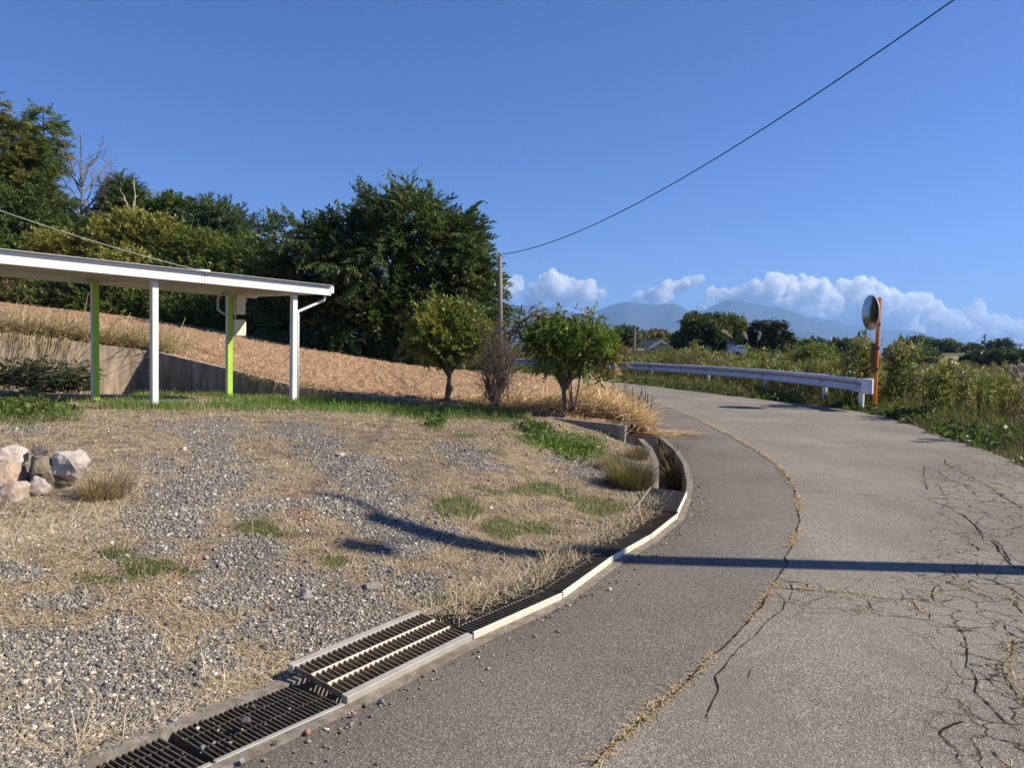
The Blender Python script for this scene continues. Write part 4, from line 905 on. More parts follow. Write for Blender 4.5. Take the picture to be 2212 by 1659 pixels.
rock_at('brown layered stone standing in the middle of the pile', 95, 1030, 88, 104, 5.85, 3, SLATE)
rock_at('white quartz boulder leaning at the right end of the pile', 152, 1008, 88, 92, 5.9, 4, QUARTZ)
rock_at('large cream boulder at the front of the pile', 32, 1082, 104, 92, 5.5, 5, QUARTZ)
rock_at('small white boulder wedged under the brown layered stone', 80, 1052, 52, 48, 5.6, 6, QUARTZ)
rock_at('pale boulder half sunk at the lower left edge of the photo', 8, 1135, 62, 60, 5.1, 8, QUARTZ)
rock_at('small dark stone lying on top of the pile', 88, 975, 44, 26, 6.0, 7, PURP)
def lstone(label, px, py, wpx, hpx, seed, mat, name='stone', cat='stone', grp='loose stones on the lot'):
    p = lot_at(px, py); s_ = p[1]/FPX; p[2] += hpx*.28*s_; rock(name, label, p, (wpx*.5*s_, wpx*.4*s_, hpx*.5*s_), seed, mat, cat, grp, sub=2)
lstone('angular pale grey stone in the middle of the gravel', 661, 1288, 32, 34, 21, CHIP); lstone('flat grey concrete lump beside the straw, right of the angular pale stone', 806, 1268, 50, 22, 22, CHIP)
lstone('small cream stone near the tip of the pole shadow', 750, 1107, 12, 12, 23, QUARTZ); lstone('pale rounded stone in the lower left gravel', 348, 1494, 18, 18, 24, QUARTZ)
lstone('cream stone among pebbles at left, one of a pair', 82, 1288, 16, 14, 25, QUARTZ); lstone('cream stone at left with a darker neighbour to its right', 60, 1292, 14, 13, 26, QUARTZ)
lstone('pale stone at the bottom left corner of the lot', 92, 1572, 22, 18, 27, QUARTZ); lstone('white chips lying by the gravel mound at centre', 735, 985, 26, 10, 28, QUARTZ)
for lab, px, py, wx, hx, sd_, mt, nm, z_ in (('reddish brick fragment on the asphalt beside the tilted grating', 763, 1545, 12, 12, 31, BRICK, 'brick_fragment', .01), ('flatter reddish brick fragment lower down along the kerb', 664, 1583, 17, 11, 32, BRICK, 'brick_fragment', .01), ('grey pebble resting on the flush grating', 530, 1562, 26, 20, 33, PURP, 'stone', .045), ('grey stone on the asphalt at the bottom of the kerb', 521, 1647, 18, 16, 34, CHIP, 'stone', .012), ('dark stone on the asphalt just right of the grey one', 594, 1608, 14, 12, 35, PURP, 'stone', .012)):
    p = gnd(px, py, z_); s_ = p[1]/FPX; p[2] = z_+hx*.3*s_; rock(nm, lab, p, (wx*.5*s_, wx*.42*s_, hx*.5*s_), sd_, mt, 'brick' if 'brick' in nm else 'stone', 'loose stones along the kerb', sub=2)
# pebbles scattered over the flush gratings and the asphalt edge
gg = np.random.default_rng(19); i = gg.integers(30, len(dq)-1, 700); wv = gg.uniform(.05, GW, 700); P = np.c_[dq[i]+nl_[i]*wv[:, None], np.full(700, .03)]; P = P[(P[:, 1] < 3.1) & (P[:, 1] > 1.8)]
i = gg.integers(30, len(dq)-1, 900); P2 = np.c_[dq[i]-nl_[i]*np.abs(gg.normal(0, .14, 900))[:, None]-nl_[i]*.02, np.full(900, .004)]; P2 = P2[P2[:, 1] < 9]; P = np.vstack([P, P2])
V, F, C = stones(P, np.exp(gg.normal(math.log(.012), .4, len(P))), GC, gg); tag(np_mesh('pebbles', V, F, STONE, col=C), 'pebbles scattered over the flush grating and the asphalt edge', 'pebbles', kind='stuff')

# ------------------------------------------------------------------ field litter and dry stalk heap
g = np.random.default_rng(13)
def field_pts(N, px0, px1, py0, py1, g):
    out = []
    u_ = g.uniform(px0, px1, N); v_ = g.uniform(py0, py1, N); z = np.full(N, .6)
    d = fwd[None]+right[None]*((u_-CX)/FPX)[:, None]+up[None]*((CY-v_)/FPX)[:, None]
    t_ = np.linspace(9, 46, 300)
    for i in range(0, N, 4000):
        dd = d[i:i+4000]; X = dd[:, None, 0]/dd[:, None, 1]*t_; Z = H+dd[:, None, 2]/dd[:, None, 1]*t_; below = Z < fieldz(X); j = below.argmax(1); ok_ = below.any(1) & (j > 0)
        y_ = t_[j]; x_ = dd[:, 0]/dd[:, 1]*y_; out.append(np.stack([x_, y_, fieldz(x_)], 1)[ok_])
    P = np.vstack(out); return P[inside(P[:, :2], field_poly)]
mg_ = Merge(); P = field_pts(40000, -20, 1300, 665, 900, g); n_ = len(P)
mg_.add(lying(P+[0, 0, .03], np.exp(g.normal(math.log(.12), .4, n_)), .010*np.clip(P[:, 1]/16, .7, 2), g.uniform(0, 6.28, n_), np.abs(g.normal(.05, .25, n_)), pal([(.50, .38, .24), (.60, .48, .32), (.40, .28, .17)], n_, g, .2)))
tag(mg_.build('field_straw', STRAW), 'bits of dry straw scattered over the tilled brown field', 'straw', kind='stuff')
mg_ = Merge()
def heap(cx, cy, rx, ry, n_, zh, L, W, cols=STR, pit=.5):
    P = np.c_[g.normal(cx, rx, n_), g.normal(cy, ry, n_), np.zeros(n_)]; P = P[inside(P[:, :2], field_poly) & ((P[:, 1] > 13.6) | (P[:, 0] > 1.9))]; q = np.exp(-((P[:, 0]-cx)/rx/1.6)**2-((P[:, 1]-cy)/ry/1.6)**2); P[:, 2] = fieldz(P[:, 0])+zh*q*g.random(len(P)); m_ = len(P)
    return lying(P, np.exp(g.normal(math.log(L), .4, m_)), W*g.uniform(.6, 1.3, m_), g.uniform(0, 6.28, m_), g.normal(.08, pit*.55, m_), pal(cols, m_, g, .2))
HC = [(.58, .44, .26), (.66, .52, .32), (.46, .33, .18), (.38, .26, .14), (.62, .45, .28)]
for px, d_, rx, ry, n_, zh in ((1270, 14.2, .7, .6, 2600, .45), (1150, 14.6, .8, .5, 1600, .3), (1330, 13.6, .45, .5, 1500, .3), (1290, 17.5, .5, 1.5, 2400, .55), (1330, 16, .35, 1.2, 1500, .35), (1230, 13.2, .6, .3, 1000, .2), (1080, 15.2, .9, .6, 900, .18), (1350, 13.4, .4, .5, 900, .15)):
    c = at(px, 860, d_); mg_.add(heap(c[0], c[1], rx, ry, n_, zh, .34, .012, HC))
P = np.c_[g.normal(2.75, .25, 500), g.normal(13.5, .25, 500), np.full(500, .01)]; mg_.add(lying(P, g.uniform(.1, .4, 500), .008, g.normal(0, .5, 500), np.abs(g.normal(0, .08, 500)), pal(HC, 500, g, .15)))
# straw hanging over the wall edge at left and standing stalks there
tw_ = polyline(np.array([WL[i_] for i_ in range(1, 5)]), .05); wz = np.interp(tw_[:, 0], [WL[i_][0] for i_ in range(1, 5)], wt[1:5])
i = g.integers(0, len(tw_), 5200); P = np.c_[tw_[i]+np.stack([np.zeros(5200), np.abs(g.normal(.3, .7, 5200))+.2], 1), np.zeros(5200)]; P[:, 2] = np.maximum(wz[i], 0)+np.abs(g.normal(0, .12, 5200))
mg_.add(lying(P, np.exp(g.normal(math.log(.4), .4, 5200)), .011, g.uniform(0, 6.28, 5200), g.normal(.2, .45, 5200), pal([(.42, .34, .2), (.5, .4, .25), (.3, .23, .13), (.24, .22, .09)], 5200, g, .2)))
i = g.integers(0, len(tw_), 420); P = np.c_[tw_[i]-[0, .05], wz[i]+.05]; P = P[SN(.8, 71)(P) > .1]; m_ = len(P)
mg_.add(lying(P, g.uniform(.15, .5, m_), .009, g.normal(-1.57, .3, m_), g.uniform(-1.45, -1.0, m_), pal([(.36, .29, .17), (.26, .2, .11)], m_, g, .2)))
i = g.integers(0, len(bl), 1500); P = np.c_[bl[i]+[0, .14], np.zeros(1500)]; P[:, 2] = fieldz(P[:, 0])+.02; P = P[(P[:, 0] > -6) & (SN(.9, 72)(P) > -.1)]; m_ = len(P)
mg_.add(lying(P, g.uniform(.1, .3, m_), .009, g.normal(-1.4, .8, m_), g.normal(-.1, .4, m_), pal([(.44, .34, .2), (.3, .22, .12)], m_, g, .2)))
tag(mg_.build('dry_stalks', STRAW), 'heaps of pale dry cut stalks along the edge of the field', 'dry stalks', kind='stuff')

# ------------------------------------------------------------------ foreground trees and shrubs
SP_BIG = [spray(26, .95, .21, .085, .35, 400+i) for i in range(6)]
SP_MED = [spray(16, .55, .16, .075, .22, 410+i) for i in range(5)]
SP_SML = [spray(11, .24, .075, .045, .12, 420+i, False) for i in range(6)]
SP_BUSH = [spray(16, .5, .13, .07, .15, 430+i, False) for i in range(5)]
SP_FAR = [spray(9, 1.1, .55, .34, .2, 440+i, False) for i in range(5)]
NEED = [tuft_needles(26, .9, .06, 450+i) for i in range(5)]; NEEDF = [tuft_needles(12, .8, .16, 460+i) for i in range(4)]
DKG = [(.085, .13, .032), (.105, .155, .038), (.07, .11, .032), (.13, .17, .046)]
c = at(838, 590, 37.2); bz = at(838, 770, 37.2); s_ = 37.2/FPX
def E(px, py, d_, rx, ry, rz=None): 
    s2 = d_/FPX; return (at(px, py, d_), (rx*s2, (rz or rx)*s2, ry*s2))
big = [E(838, 588, 37.0, 165, 140, 140), E(948, 568, 36.6, 95, 95), E(758, 544, 37.5, 80, 80), E(678, 598, 37.5, 95, 85), E(618, 628, 38.3, 72, 80), E(988, 658, 36.6, 88, 100), E(888, 494, 37, 70, 55), E(808, 698, 36, 150, 70, 120), E(678, 708, 37, 90, 60), E(948, 728, 36, 90, 50), E(878, 474, 37.2, 40, 30), E(1010, 608, 36.6, 46, 50), E(1018, 698, 36.6, 38, 60), E(983, 534, 36.8, 46, 44)]
broadleaf('spreading_tree', 'large dark spreading broadleaf tree at the field edge, left of the utility pole', (bz[0]+.2, 37.4, fieldz(bz[0])), big, 8500, SP_BIG, [(.062, .10, .025), (.078, .12, .031), (.050, .084, .025), (.125, .16, .054)], .95, 501, trunk_r=.28, nlimb=26, droop=.6, inner=.55, rough=.55, freq=.55, upbias=.1, shoots=150)
LG = [(.13, .18, .035), (.16, .21, .042), (.20, .22, .05), (.10, .15, .03), (.24, .21, .05)]
e1 = [E(965, 722, 14.75, 68, 48), E(930, 712, 14.7, 42, 38), E(1000, 718, 14.7, 42, 42), E(945, 688, 14.8, 34, 30), E(988, 694, 14.8, 30, 26), E(905, 738, 14.7, 28, 24), E(1022, 740, 14.7, 24, 24), E(960, 752, 14.5, 56, 28)]
b1 = at(966, 866, 14.7); broadleaf('garden_tree', 'small leafy tree with reddish tints behind the low wall, left of the bare shrub', b1, e1, 1000, SP_SML, LG, .92, 511, 'small trees along the wall', trunk_r=.05, nlimb=26, droop=.0, inner=.3, rough=.6, freq=2.2, upbias=.45, stems=2, fork=at(966, 812, 14.7), shoots=60)
LG2 = [(.12, .19, .032), (.15, .22, .04), (.10, .16, .03), (.19, .24, .055), (.16, .21, .045)]
e2 = [E(1225, 752, 13.4, 74, 40), E(1185, 730, 13.35, 44, 28), E(1268, 734, 13.35, 42, 28), E(1222, 718, 13.5, 36, 16), E(1290, 760, 13.4, 24, 26), E(1162, 750, 13.4, 26, 28), E(1228, 776, 13.3, 50, 18), E(1150, 716, 13.6, 12, 10)]
b2 = at(1221, 905, 13.4); broadleaf('garden_tree', 'small round leafy tree just behind the concrete kerb block', b2, e2, 860, SP_SML, LG2, .85, 512, 'small trees along the wall', trunk_r=.045, nlimb=26, droop=.0, inner=.3, rough=.6, freq=2.4, upbias=.4, fork=at(1218, 846, 13.4), shoots=60)
# taller plant with big drooping brown-green leaves showing behind it
SP_DROOP = [spray(9, .3, .15, .045, .5, 470+i) for i in range(4)]
e3_ = [E(1140, 692, 13.6, 26, 14), E(1280, 700, 13.6, 24, 16), E(1305, 730, 13.6, 22, 26), E(1312, 770, 13.6, 20, 20), E(1265, 690, 13.6, 18, 10), E(1180, 685, 13.6, 18, 10)]
b3 = at(1245, 870, 13.6); broadleaf('drooping_shrub', 'thin shrub with hanging olive and brown leaves behind the round leafy tree', b3, e3_, 150, SP_DROOP, [(.16, .13, .035), (.11, .11, .03), (.20, .14, .05), (.13, .08, .04)], .9, 513, trunk_r=.015, nlimb=26, droop=1.2, inner=.2, upbias=-.1, stems=3, cat='shrub', trunk_name='stem', bark=BARK_RED)
g = np.random.default_rng(77); tips = [at(1071+g.uniform(-48, 48), g.uniform(690, 790), 14.4+g.normal(0, .15)) for _ in range(30)]
bare_tree('bare_shrub', 'leafless shrub with thin reddish twigs between the two leafy trees', at(1070, 880, 14.4), tips, .034, 521, BARK_RED, 10, stems=1, cat='shrub', tw=.6)
# bush of fine purple-tipped grass by the ditch and bushes against the wall
def grass_bush(name, label, c, r, h_, n_, cols, seed, w_=.006, cat='grass'):
    gg = np.random.default_rng(seed); a_ = gg.uniform(0, 6.28, n_); rr_ = r*np.sqrt(gg.random(n_))*.55; P = np.c_[c[0]+rr_*np.cos(a_), c[1]+rr_*np.sin(a_), np.full(n_, c[2]-.02)]
    L = h_*np.exp(gg.normal(0, .25, n_)); V, F, C = blades(P, L, w_, a_+gg.normal(0, .5, n_), np.clip(.25+.75*rr_/r+gg.normal(0, .15, n_), .02, .95), pal(cols, n_, gg, .2)); return tag(np_mesh(name, V, F, GRASS, col=C), label, cat)
p = lot_at(1360, 1052); grass_bush('grass_clump', 'bushy clump of wiry green and purple grass beside the open ditch', p, .40, .27, 1500, [(.17, .17, .06), (.12, .14, .04), (.22, .18, .09), (.20, .13, .11)], 531, .0055)
p = lot_at(1325, 1015); grass_bush('grass_clump', 'smaller purple tinged grass clump left of the bushy one', p, .28, .22, 600, [(.20, .15, .11), (.16, .16, .06), (.26, .2, .12)], 532, .005)
p = lot_at(1375, 990); grass_bush('grass_clump', 'thin purple grass in front of the concrete headwall', p, .3, .2, 350, [(.22, .14, .12), (.16, .14, .06), (.26, .19, .13)], 533, .006)
p = lot_at(225, 1075); grass_bush('grass_clump', 'dry brown grass standing beside the boulder pile', p, .28, .2, 700, [(.34, .26, .16), (.42, .33, .2), (.26, .18, .12)], 537, .004)
p = lot_at(1165, 1225); grass_bush('grass_clump', 'small dark tuft in the dry grass left of the grating', p, .10, .10, 150, [(.12, .10, .05), (.2, .15, .08)], 534, .004)
p = gnd(1452, 1030, -.4); grass_bush('ditch_weeds', 'dark weeds growing inside the open ditch', p, .22, .45, 300, [(.07, .07, .025), (.12, .09, .05), (.2, .15, .08)], 535, .008, 'weeds')
p = gnd(1462, 1062, -.4); grass_bush('ditch_weeds', 'dry straw and weeds at the near end of the open ditch', p, .2, .42, 260, [(.3, .22, .13), (.12, .10, .05), (.07, .07, .025)], 536, .007, 'weeds')
SP_COVER = [spray(8, .14, .07, .055, .0, 480+i, False) for i in range(4)]
def cover(name, label, px0, px1, py0, py1, n_, cols, scale, seed, hgt=.1, cat='ground cover'):
    gg = np.random.default_rng(seed); u_ = gg.normal((px0+px1)/2, (px1-px0)/4, n_); v_ = gg.normal((py0+py1)/2, (py1-py0)/4, n_); P = np.array([gnd(a_, b_, .26) for a_, b_ in zip(u_, v_)]); P[:, 2] = lotz(P[:, 0], P[:, 1])+hgt*gg.random(n_)
    d = norm(gg.normal(size=(n_, 3))*[1, 1, .4]+[0, 0, .5]); V, F, C = instance(SP_COVER, gg.integers(0, 4, n_), P, frames(d, gg.normal(0, .8, n_)), scale*gg.uniform(.7, 1.3, n_), pal(cols, n_, gg, .2)); return tag(np_mesh(name, V, F, LEAF, col=C), label, cat)
cover('leafy_weeds', 'bright green low creeping leaves on the lot in front of the kerb block', 1165, 1315, 938, 974, 520, [(.14, .22, .045), (.17, .25, .055), (.10, .16, .035)], .45, 541, .05)
cover('leafy_weeds', 'darker green weeds on the lot left of the bright creeping leaves', 1120, 1190, 925, 945, 260, [(.09, .14, .035), (.13, .17, .05)], .5, 542, .06)
cover('leafy_weeds', 'small flat green weed alone in the dry grass', 918, 962, 917, 930, 70, [(.10, .16, .04), (.14, .2, .05)], .6, 543, .05)
cover('leafy_weeds', 'green weed patch at the left edge in front of the carport', -60, 130, 880, 915, 1500, [(.11, .17, .035), (.15, .21, .05), (.09, .13, .03), (.22, .2, .08)], .55, 544, .09)
def stem_bush(name, label, px0, px1, base_depth, hgt, n_st, cols, seed, cat='bush'):
    gg = np.random.default_rng(seed); root = empty(name, (*at((px0+px1)/2, 860, base_depth)[:2], .3), label, cat); m = MB(); P, D = [], []
    for _ in range(n_st):
        q = at(gg.uniform(px0, px1), 862, base_depth+gg.normal(0, .25)); q[2] = lotz(q[0], q[1])[0]; h_ = hgt*gg.uniform(.5, 1.1); tp = q+[gg.normal(0, .12), gg.normal(0, .12), h_]; MB().tube([q, (q+tp)/2+gg.normal(0, .02, 3), tp], [.006, .005, .003], 5).build('stem', BARK_RED, root)
        for t_ in np.linspace(.25, 1, 9): P.append(q+(tp-q)*t_); D.append([gg.normal(), gg.normal(), .25])
    P, D = np.array(P), np.array(D); V, F, C = instance([spray(7, .16, .08, .035, .1, 490+i) for i in range(3)], gg.integers(0, 3, len(P)), P, frames(D, gg.normal(0, .5, len(P))), gg.uniform(.7, 1.2, len(P)), pal(cols, len(P), gg, .2)); np_mesh('foliage', V, F, LEAF, root, C)
stem_bush('wall_bush', 'dark green bush growing against the lit part of the retaining wall', 95, 190, 16.3, .7, 46, [(.045, .07, .02), (.06, .09, .025), (.03, .05, .02)], 551)
stem_bush('wall_bush', 'dark low bush at the left edge of the photo below the retaining wall', -40, 95, 15.3, .66, 50, [(.045, .065, .025), (.06, .085, .03), (.035, .05, .02)], 552)
# dead seed stalks at the road side of the heap
g = np.random.default_rng(91); m = MB()
root = empty('dead_stalks', gnd(1370, 900), 'row of dark dead seed stalks standing at the road edge of the straw heap', 'dead stalks')
for i_ in range(22):
    px = g.uniform(1330, 1400); p = gnd(px, 905+(px-1365)*.6+g.normal(0, 8)); h_ = g.uniform(.3, .75); tp = p+[g.normal(0, .06), g.normal(0, .06), h_]; MBs = MB().tube([p, (p+tp)/2+g.normal(0, .015, 3), p+(tp-p)*.6, p+(tp-p)*.75, tp], [.005, .005, .008, .014, .004], 5); MBs.build('stalk', BARK_RED, root)

# ------------------------------------------------------------------ wood at the left
YG = [(.20, .215, .045), (.24, .24, .055), (.17, .20, .045), (.28, .25, .065)]; YY = [(.23, .215, .055), (.26, .235, .06), (.19, .195, .05)]
MG = [(.14, .19, .042), (.17, .225, .05), (.11, .16, .04)]
CON = [(.11, .15, .045), (.14, .17, .05), (.09, .13, .042)]; LAR = [(.17, .19, .055), (.21, .20, .06), (.14, .17, .05)]; LARR = [(.23, .19, .08), (.18, .18, .06)]
GRP = 'trees of the wood behind the field'
def gz(x): return float(fieldz(x))
def conif_px(label, px, top, d_, wpx, seed, cols, **k_):
    t_ = at(px, top, d_); conifer('larch_tree' if 'larch' in label else 'conifer', label, (t_[0]-.1, d_, gz(t_[0])), t_, wpx*d_/FPX, seed, cols, GRP, protos=NEED, **k_)
conif_px('larch with reddish brown top at the left edge of the photo', -14, 198, 50, 170, 601, LARR+LAR, dens=1.6, tiers=30, power=.95, ragged=.5)
conif_px('tall larch with spreading top boughs, highest green one at the left', 94, 226, 52, 165, 602, CON+MG, dens=2.2, tiers=34, power=.75, ragged=.6)
conif_px('olive green larch between the red topped one and the tallest one', 38, 248, 51, 140, 603, LAR, dens=2.2, tiers=34, power=.6, ragged=.5)
def leafy(label, base_px, d_, ells, N, protos, cols, sc_, seed, name='broadleaf_tree', **k_):
    b = at(base_px, 700, d_); broadleaf(name, label, (b[0], d_, gz(b[0])), [E(*e_) for e_ in ells], N, protos, cols, sc_, seed, GRP, **k_)
leafy('dark evergreen below the larches at the left edge of the photo', 40, 47, [(20, 480, 47, 62, 62), (82, 460, 47.5, 40, 50), (40, 570, 46, 80, 60), (-40, 470, 47, 50, 80), (110, 520, 47, 36, 46)], 3600, SP_BIG, DKG, .75, 611, inner=.5)
leafy('dark pointed evergreen right of the bare dead larch', 275, 50, [(270, 455, 50, 40, 48), (266, 408, 50, 16, 20), (305, 485, 50, 40, 40), (238, 495, 50, 36, 36), (290, 418, 50, 12, 18), (255, 430, 50, 22, 24)], 2600, SP_BIG, DKG+MG[2:], .7, 612, inner=.5)
leafy('dark round tree left of the pine', 365, 49, [(350, 470, 49, 42, 36), (385, 465, 49, 34, 26), (340, 520, 49, 60, 40)], 1500, SP_MED, DKG, 1.3, 613, inner=.45)
leafy('dark evergreen filling the gap under the dead larch', 185, 47, [(180, 540, 47, 44, 46), (218, 500, 48, 26, 30), (150, 570, 46.5, 44, 40)], 1700, SP_BIG, DKG, .7, 614, inner=.5)
leafy('broad yellow green tree above the carport roof', 290, 43.5, [(290, 540, 43.5, 85, 58), (240, 530, 43.5, 50, 46), (350, 530, 43.5, 60, 44), (300, 600, 42.5, 110, 50), (300, 500, 43.5, 44, 26)], 4200, SP_BUSH, YG, 1.25, 615, inner=.5)
leafy('ochre yellow tree at the left above the carport roof', 150, 43, [(140, 560, 43, 60, 50), (185, 580, 43, 45, 46), (110, 600, 42.5, 60, 40)], 2400, SP_BUSH, YY, 1.25, 616, inner=.5)
leafy('brighter green tree between the yellow green one and the pine', 440, 42.5, [(430, 560, 42.5, 56, 50), (400, 600, 42, 60, 46), (460, 610, 42, 60, 50)], 2600, SP_BUSH, MG+YG[:1], 1.25, 617, inner=.5)
leafy('green tree beside the gap of sky left of the big dark tree', 540, 42, [(525, 580, 42, 44, 46), (545, 610, 42, 40, 40), (510, 640, 41.5, 60, 50)], 2000, SP_BUSH, MG+DKG[:1], 1.25, 618, inner=.5)
leafy('shadowy tree closing the wood beside the big dark tree', 590, 42, [(590, 620, 42, 44, 40), (575, 670, 41, 50, 50)], 1500, SP_BUSH, DKG+MG[:1], 1.2, 619, inner=.5)
t_ = at(478, 462, 48); 
leafy('pine with flat clumped needles right of the dark round tree', 470, 48, [(440, 478, 48, 30, 13), (480, 488, 48, 34, 14), (500, 520, 48, 34, 18), (455, 515, 48, 40, 18), (515, 500, 48, 22, 10), (440, 455, 48, 16, 9), (492, 468, 48, 20, 8), (480, 550, 48, 50, 20)], 1100, NEED, [(.10, .145, .065), (.125, .17, .08), (.08, .12, .06)], 1.0, 620, 'pine_tree', inner=.3, rough=.4, upbias=.5, trunk_r=.14)
g = np.random.default_rng(63); tp_ = at(174, 288, 48.5); bs = np.array([tp_[0], 48.5, gz(tp_[0])])
tips = [at(174, 288, 48.5)]+[at(174+w_, h_, 48.5+g.normal(0, 1.0)) for w_, h_ in ((52, 305), (62, 340), (64, 345), (55, 400), (40, 330), (-40, 330), (-50, 370), (-35, 300), (-45, 420), (48, 430), (30, 380), (-30, 440), (60, 380), (35, 455), (-52, 455), (22, 350), (45, 470), (-25, 480))]
bare_tree('dead_larch', 'leafless grey dead larch with curved branches among the green trees', bs, tips, .12, 621, BARK_PALE, 9, GRP, tw=.6)
tp_ = at(289, 384, 46); bs = np.array([tp_[0]+.1, 46, gz(tp_[0])]); tips = [tp_]+[at(289+w_, h_, 46) for w_, h_ in ((-22, 420), (-30, 405), (10, 455), (-24, 450))]
bare_tree('dead_tree', 'thin pale dead trunk rising in front of the pointed evergreen', bs, tips, .09, 622, m_plain('bleached_wood', (.50, .45, .38), .85, .2, 10, .2), 2, GRP, tw=.3)
for i_, (px, py, d_, wx, hx, cl, lab) in enumerate(((40, 655, 41, 80, 40, [(.16, .13, .06), (.12, .11, .04)], 'brownish bush at the far left edge of the field'), (130, 650, 41, 70, 45, DKG, 'dark bush behind the lit green post'), (215, 660, 40.5, 60, 45, DKG+MG[:1], 'dark green bush between the left green and white posts'), (300, 665, 40.5, 70, 45, DKG+MG[:1], 'green bush behind the left white post'), (390, 670, 40, 70, 50, DKG, 'dark bush left of the meter boxes'), (460, 685, 39.5, 60, 45, DKG+MG, 'mixed green bush behind the right green post'), (545, 690, 39.5, 60, 50, MG+DKG, 'green bush right of the meter boxes'), (610, 700, 39, 50, 50, DKG, 'dark bush behind the right white post'))):
    b = at(px, 700, d_); broadleaf('bush', lab, (b[0], d_, gz(b[0])), [E(px, py, d_, wx, hx), E(px-wx*.5, py+12, d_, wx*.6, hx*.8), E(px+wx*.5, py+10, d_, wx*.6, hx*.8)], 1100, SP_BUSH, cl, 1.0, 630+i_, 'bushes at the far edge of the field', trunk_r=.05, inner=.3, stems=2, cat='bush', trunk_name='stem')
# grass fringe along the far field edge
mg_ = Merge(); fe = polyline(np.array([[-26, 40.0], [-22, 39.6], [-12, 38.2], [-8, 36.6], [-3.5, 33.2], [-.8, 31.5]]), .1); n_ = 16000; g = np.random.default_rng(5); i = g.integers(0, len(fe), n_)
P = np.c_[fe[i]+np.stack([g.normal(0, .3, n_), np.abs(g.normal(0, 1.0, n_))], 1), np.zeros(n_)]; P[:, 2] = fieldz(P[:, 0])
mg_.add(blades(P, np.exp(g.normal(math.log(.4), .4, n_)), .022, g.uniform(0, 6.28, n_), g.uniform(.05, .6, n_), pal([(.13, .13, .045), (.09, .11, .03), (.2, .16, .08), (.06, .08, .025)], n_, g, .2)))
tag(mg_.build('field_edge_grass', GRASS), 'rough grass fringe along the far edge of the tilled field', 'grass', kind='stuff')

# ------------------------------------------------------------------ roadside weeds at the right
def weed(seed, nl, h_, leafL, leafW, cstem, cleaf, head=None, nh=0, lean=.12):
    g = np.random.default_rng(seed); Vs, Fs, Cs, off = [], [], [], 0
    nst = g.integers(1, 4)
    for s_ in range(nst):
        b = np.array([g.normal(0, .05), g.normal(0, .05), 0]); tp = b+[g.normal(0, lean), g.normal(0, lean), h_*g.uniform(.8, 1.05)]
        t_ = np.linspace(0, 1, 5)[:, None]; q = b+(tp-b)*t_; q[1:-1, :2] += g.normal(0, .02, (3, 2)); w_ = np.linspace(.009, .004, 5); sx = np.array([1, 0, 0]); 
        v = np.stack([q-sx*w_[:, None], q+sx*w_[:, None]], 1).reshape(-1, 3); f = np.array([(2*i, 2*i+1, 2*i+3, 2*i+2) for i in range(4)]); Vs.append(v); Fs.append(f+off); Cs.append(np.tile(cstem, (len(v), 1))); off += len(v)
        n_ = nl//nst; u_ = g.random(n_)**.8*.92+.08; base = b+(tp-b)*u_[:, None]; a_ = g.uniform(0, 6.28, n_); d = norm(np.stack([np.cos(a_), np.sin(a_), g.normal(.25, .45, n_)], 1)); sd_ = norm(np.cross(d, g.normal(0, .4, (n_, 3))+[0, 0, 1]))
        v, f = leaf_quads(base, d, sd_, leafL*g.uniform(.5, 1.2, n_), leafW*g.uniform(.7, 1.2, n_), .3); Vs.append(v); Fs.append(f+off); Cs.append(np.repeat(np.array(cleaf)[g.integers(0, len(cleaf), n_)]*g.uniform(.75, 1.25, (n_, 1)), 4, 0)); off += len(v)
        if head is not None:
            base = tp+np.c_[g.normal(0, .06, nh), g.normal(0, .06, nh), -np.abs(g.normal(0, .14, nh))]; d = norm(g.normal(size=(nh, 3))+[0, 0, .8]); sd_ = norm(np.cross(d, g.normal(size=(nh, 3))))
            v, f = leaf_quads(base, d, sd_, .07, .022, 0); Vs.append(v); Fs.append(f+off); Cs.append(np.tile(head, (len(v), 1))*np.repeat(g.uniform(.8, 1.2, (nh, 1)), 4, 0)); off += len(v)
    return np.vstack(Vs), [np.vstack(Fs)], np.vstack(Cs)
WG = [(.15, .19, .05), (.18, .22, .06), (.12, .155, .045)]; WY = [(.26, .25, .07), (.21, .225, .06), (.30, .26, .10)]; WB = [(.21, .155, .085), (.16, .12, .065), (.27, .20, .12)]; WS = (.12, .085, .055)
LEAFY = [weed(700+i, 64, 1.0, .17, .050, WS, WG+WY[:1]) for i in range(5)]; YELL = [weed(710+i, 56, 1.0, .16, .04, (.2, .15, .08), WY) for i in range(4)]
BROWN = [weed(720+i, 34, 1.0, .10, .02, WS, WB+WG[2:], (.16, .11, .07), 26) for i in range(5)]; GOLD = [weed(730+i, 70, 1.0, .15, .035, WS, WG, (.26, .24, .12), 40, .06) for i in range(4)]
ALLW = LEAFY+YELL+BROWN+GOLD
g = np.random.default_rng(41); N = 16000
P = np.c_[g.uniform(0, 26, N), g.uniform(4.5, 60, N)]
rp_ = road_right_s; dd = dist_line(P, rp_); ok_ = ~inside(P, np.vstack([road_right_s, [[-60, 47], [-60, -6]]])); P, dd = P[ok_], dd[ok_]
rail_d = dist_line(P, rail_line[:, :2]); u_, v_, z_ = proj(np.c_[P, np.zeros(len(P))]); 
near_rail = (P[:, 1] > 18.5)
hmax = np.where(near_rail, np.where(rail_d+0*dd < .35, .3, np.where(dd < 1.6, .3, 1.1)), .16+.84*sm(.3, 3.2, dd)); hmax = np.where(near_rail & (dd < 1.0), .2, hmax)
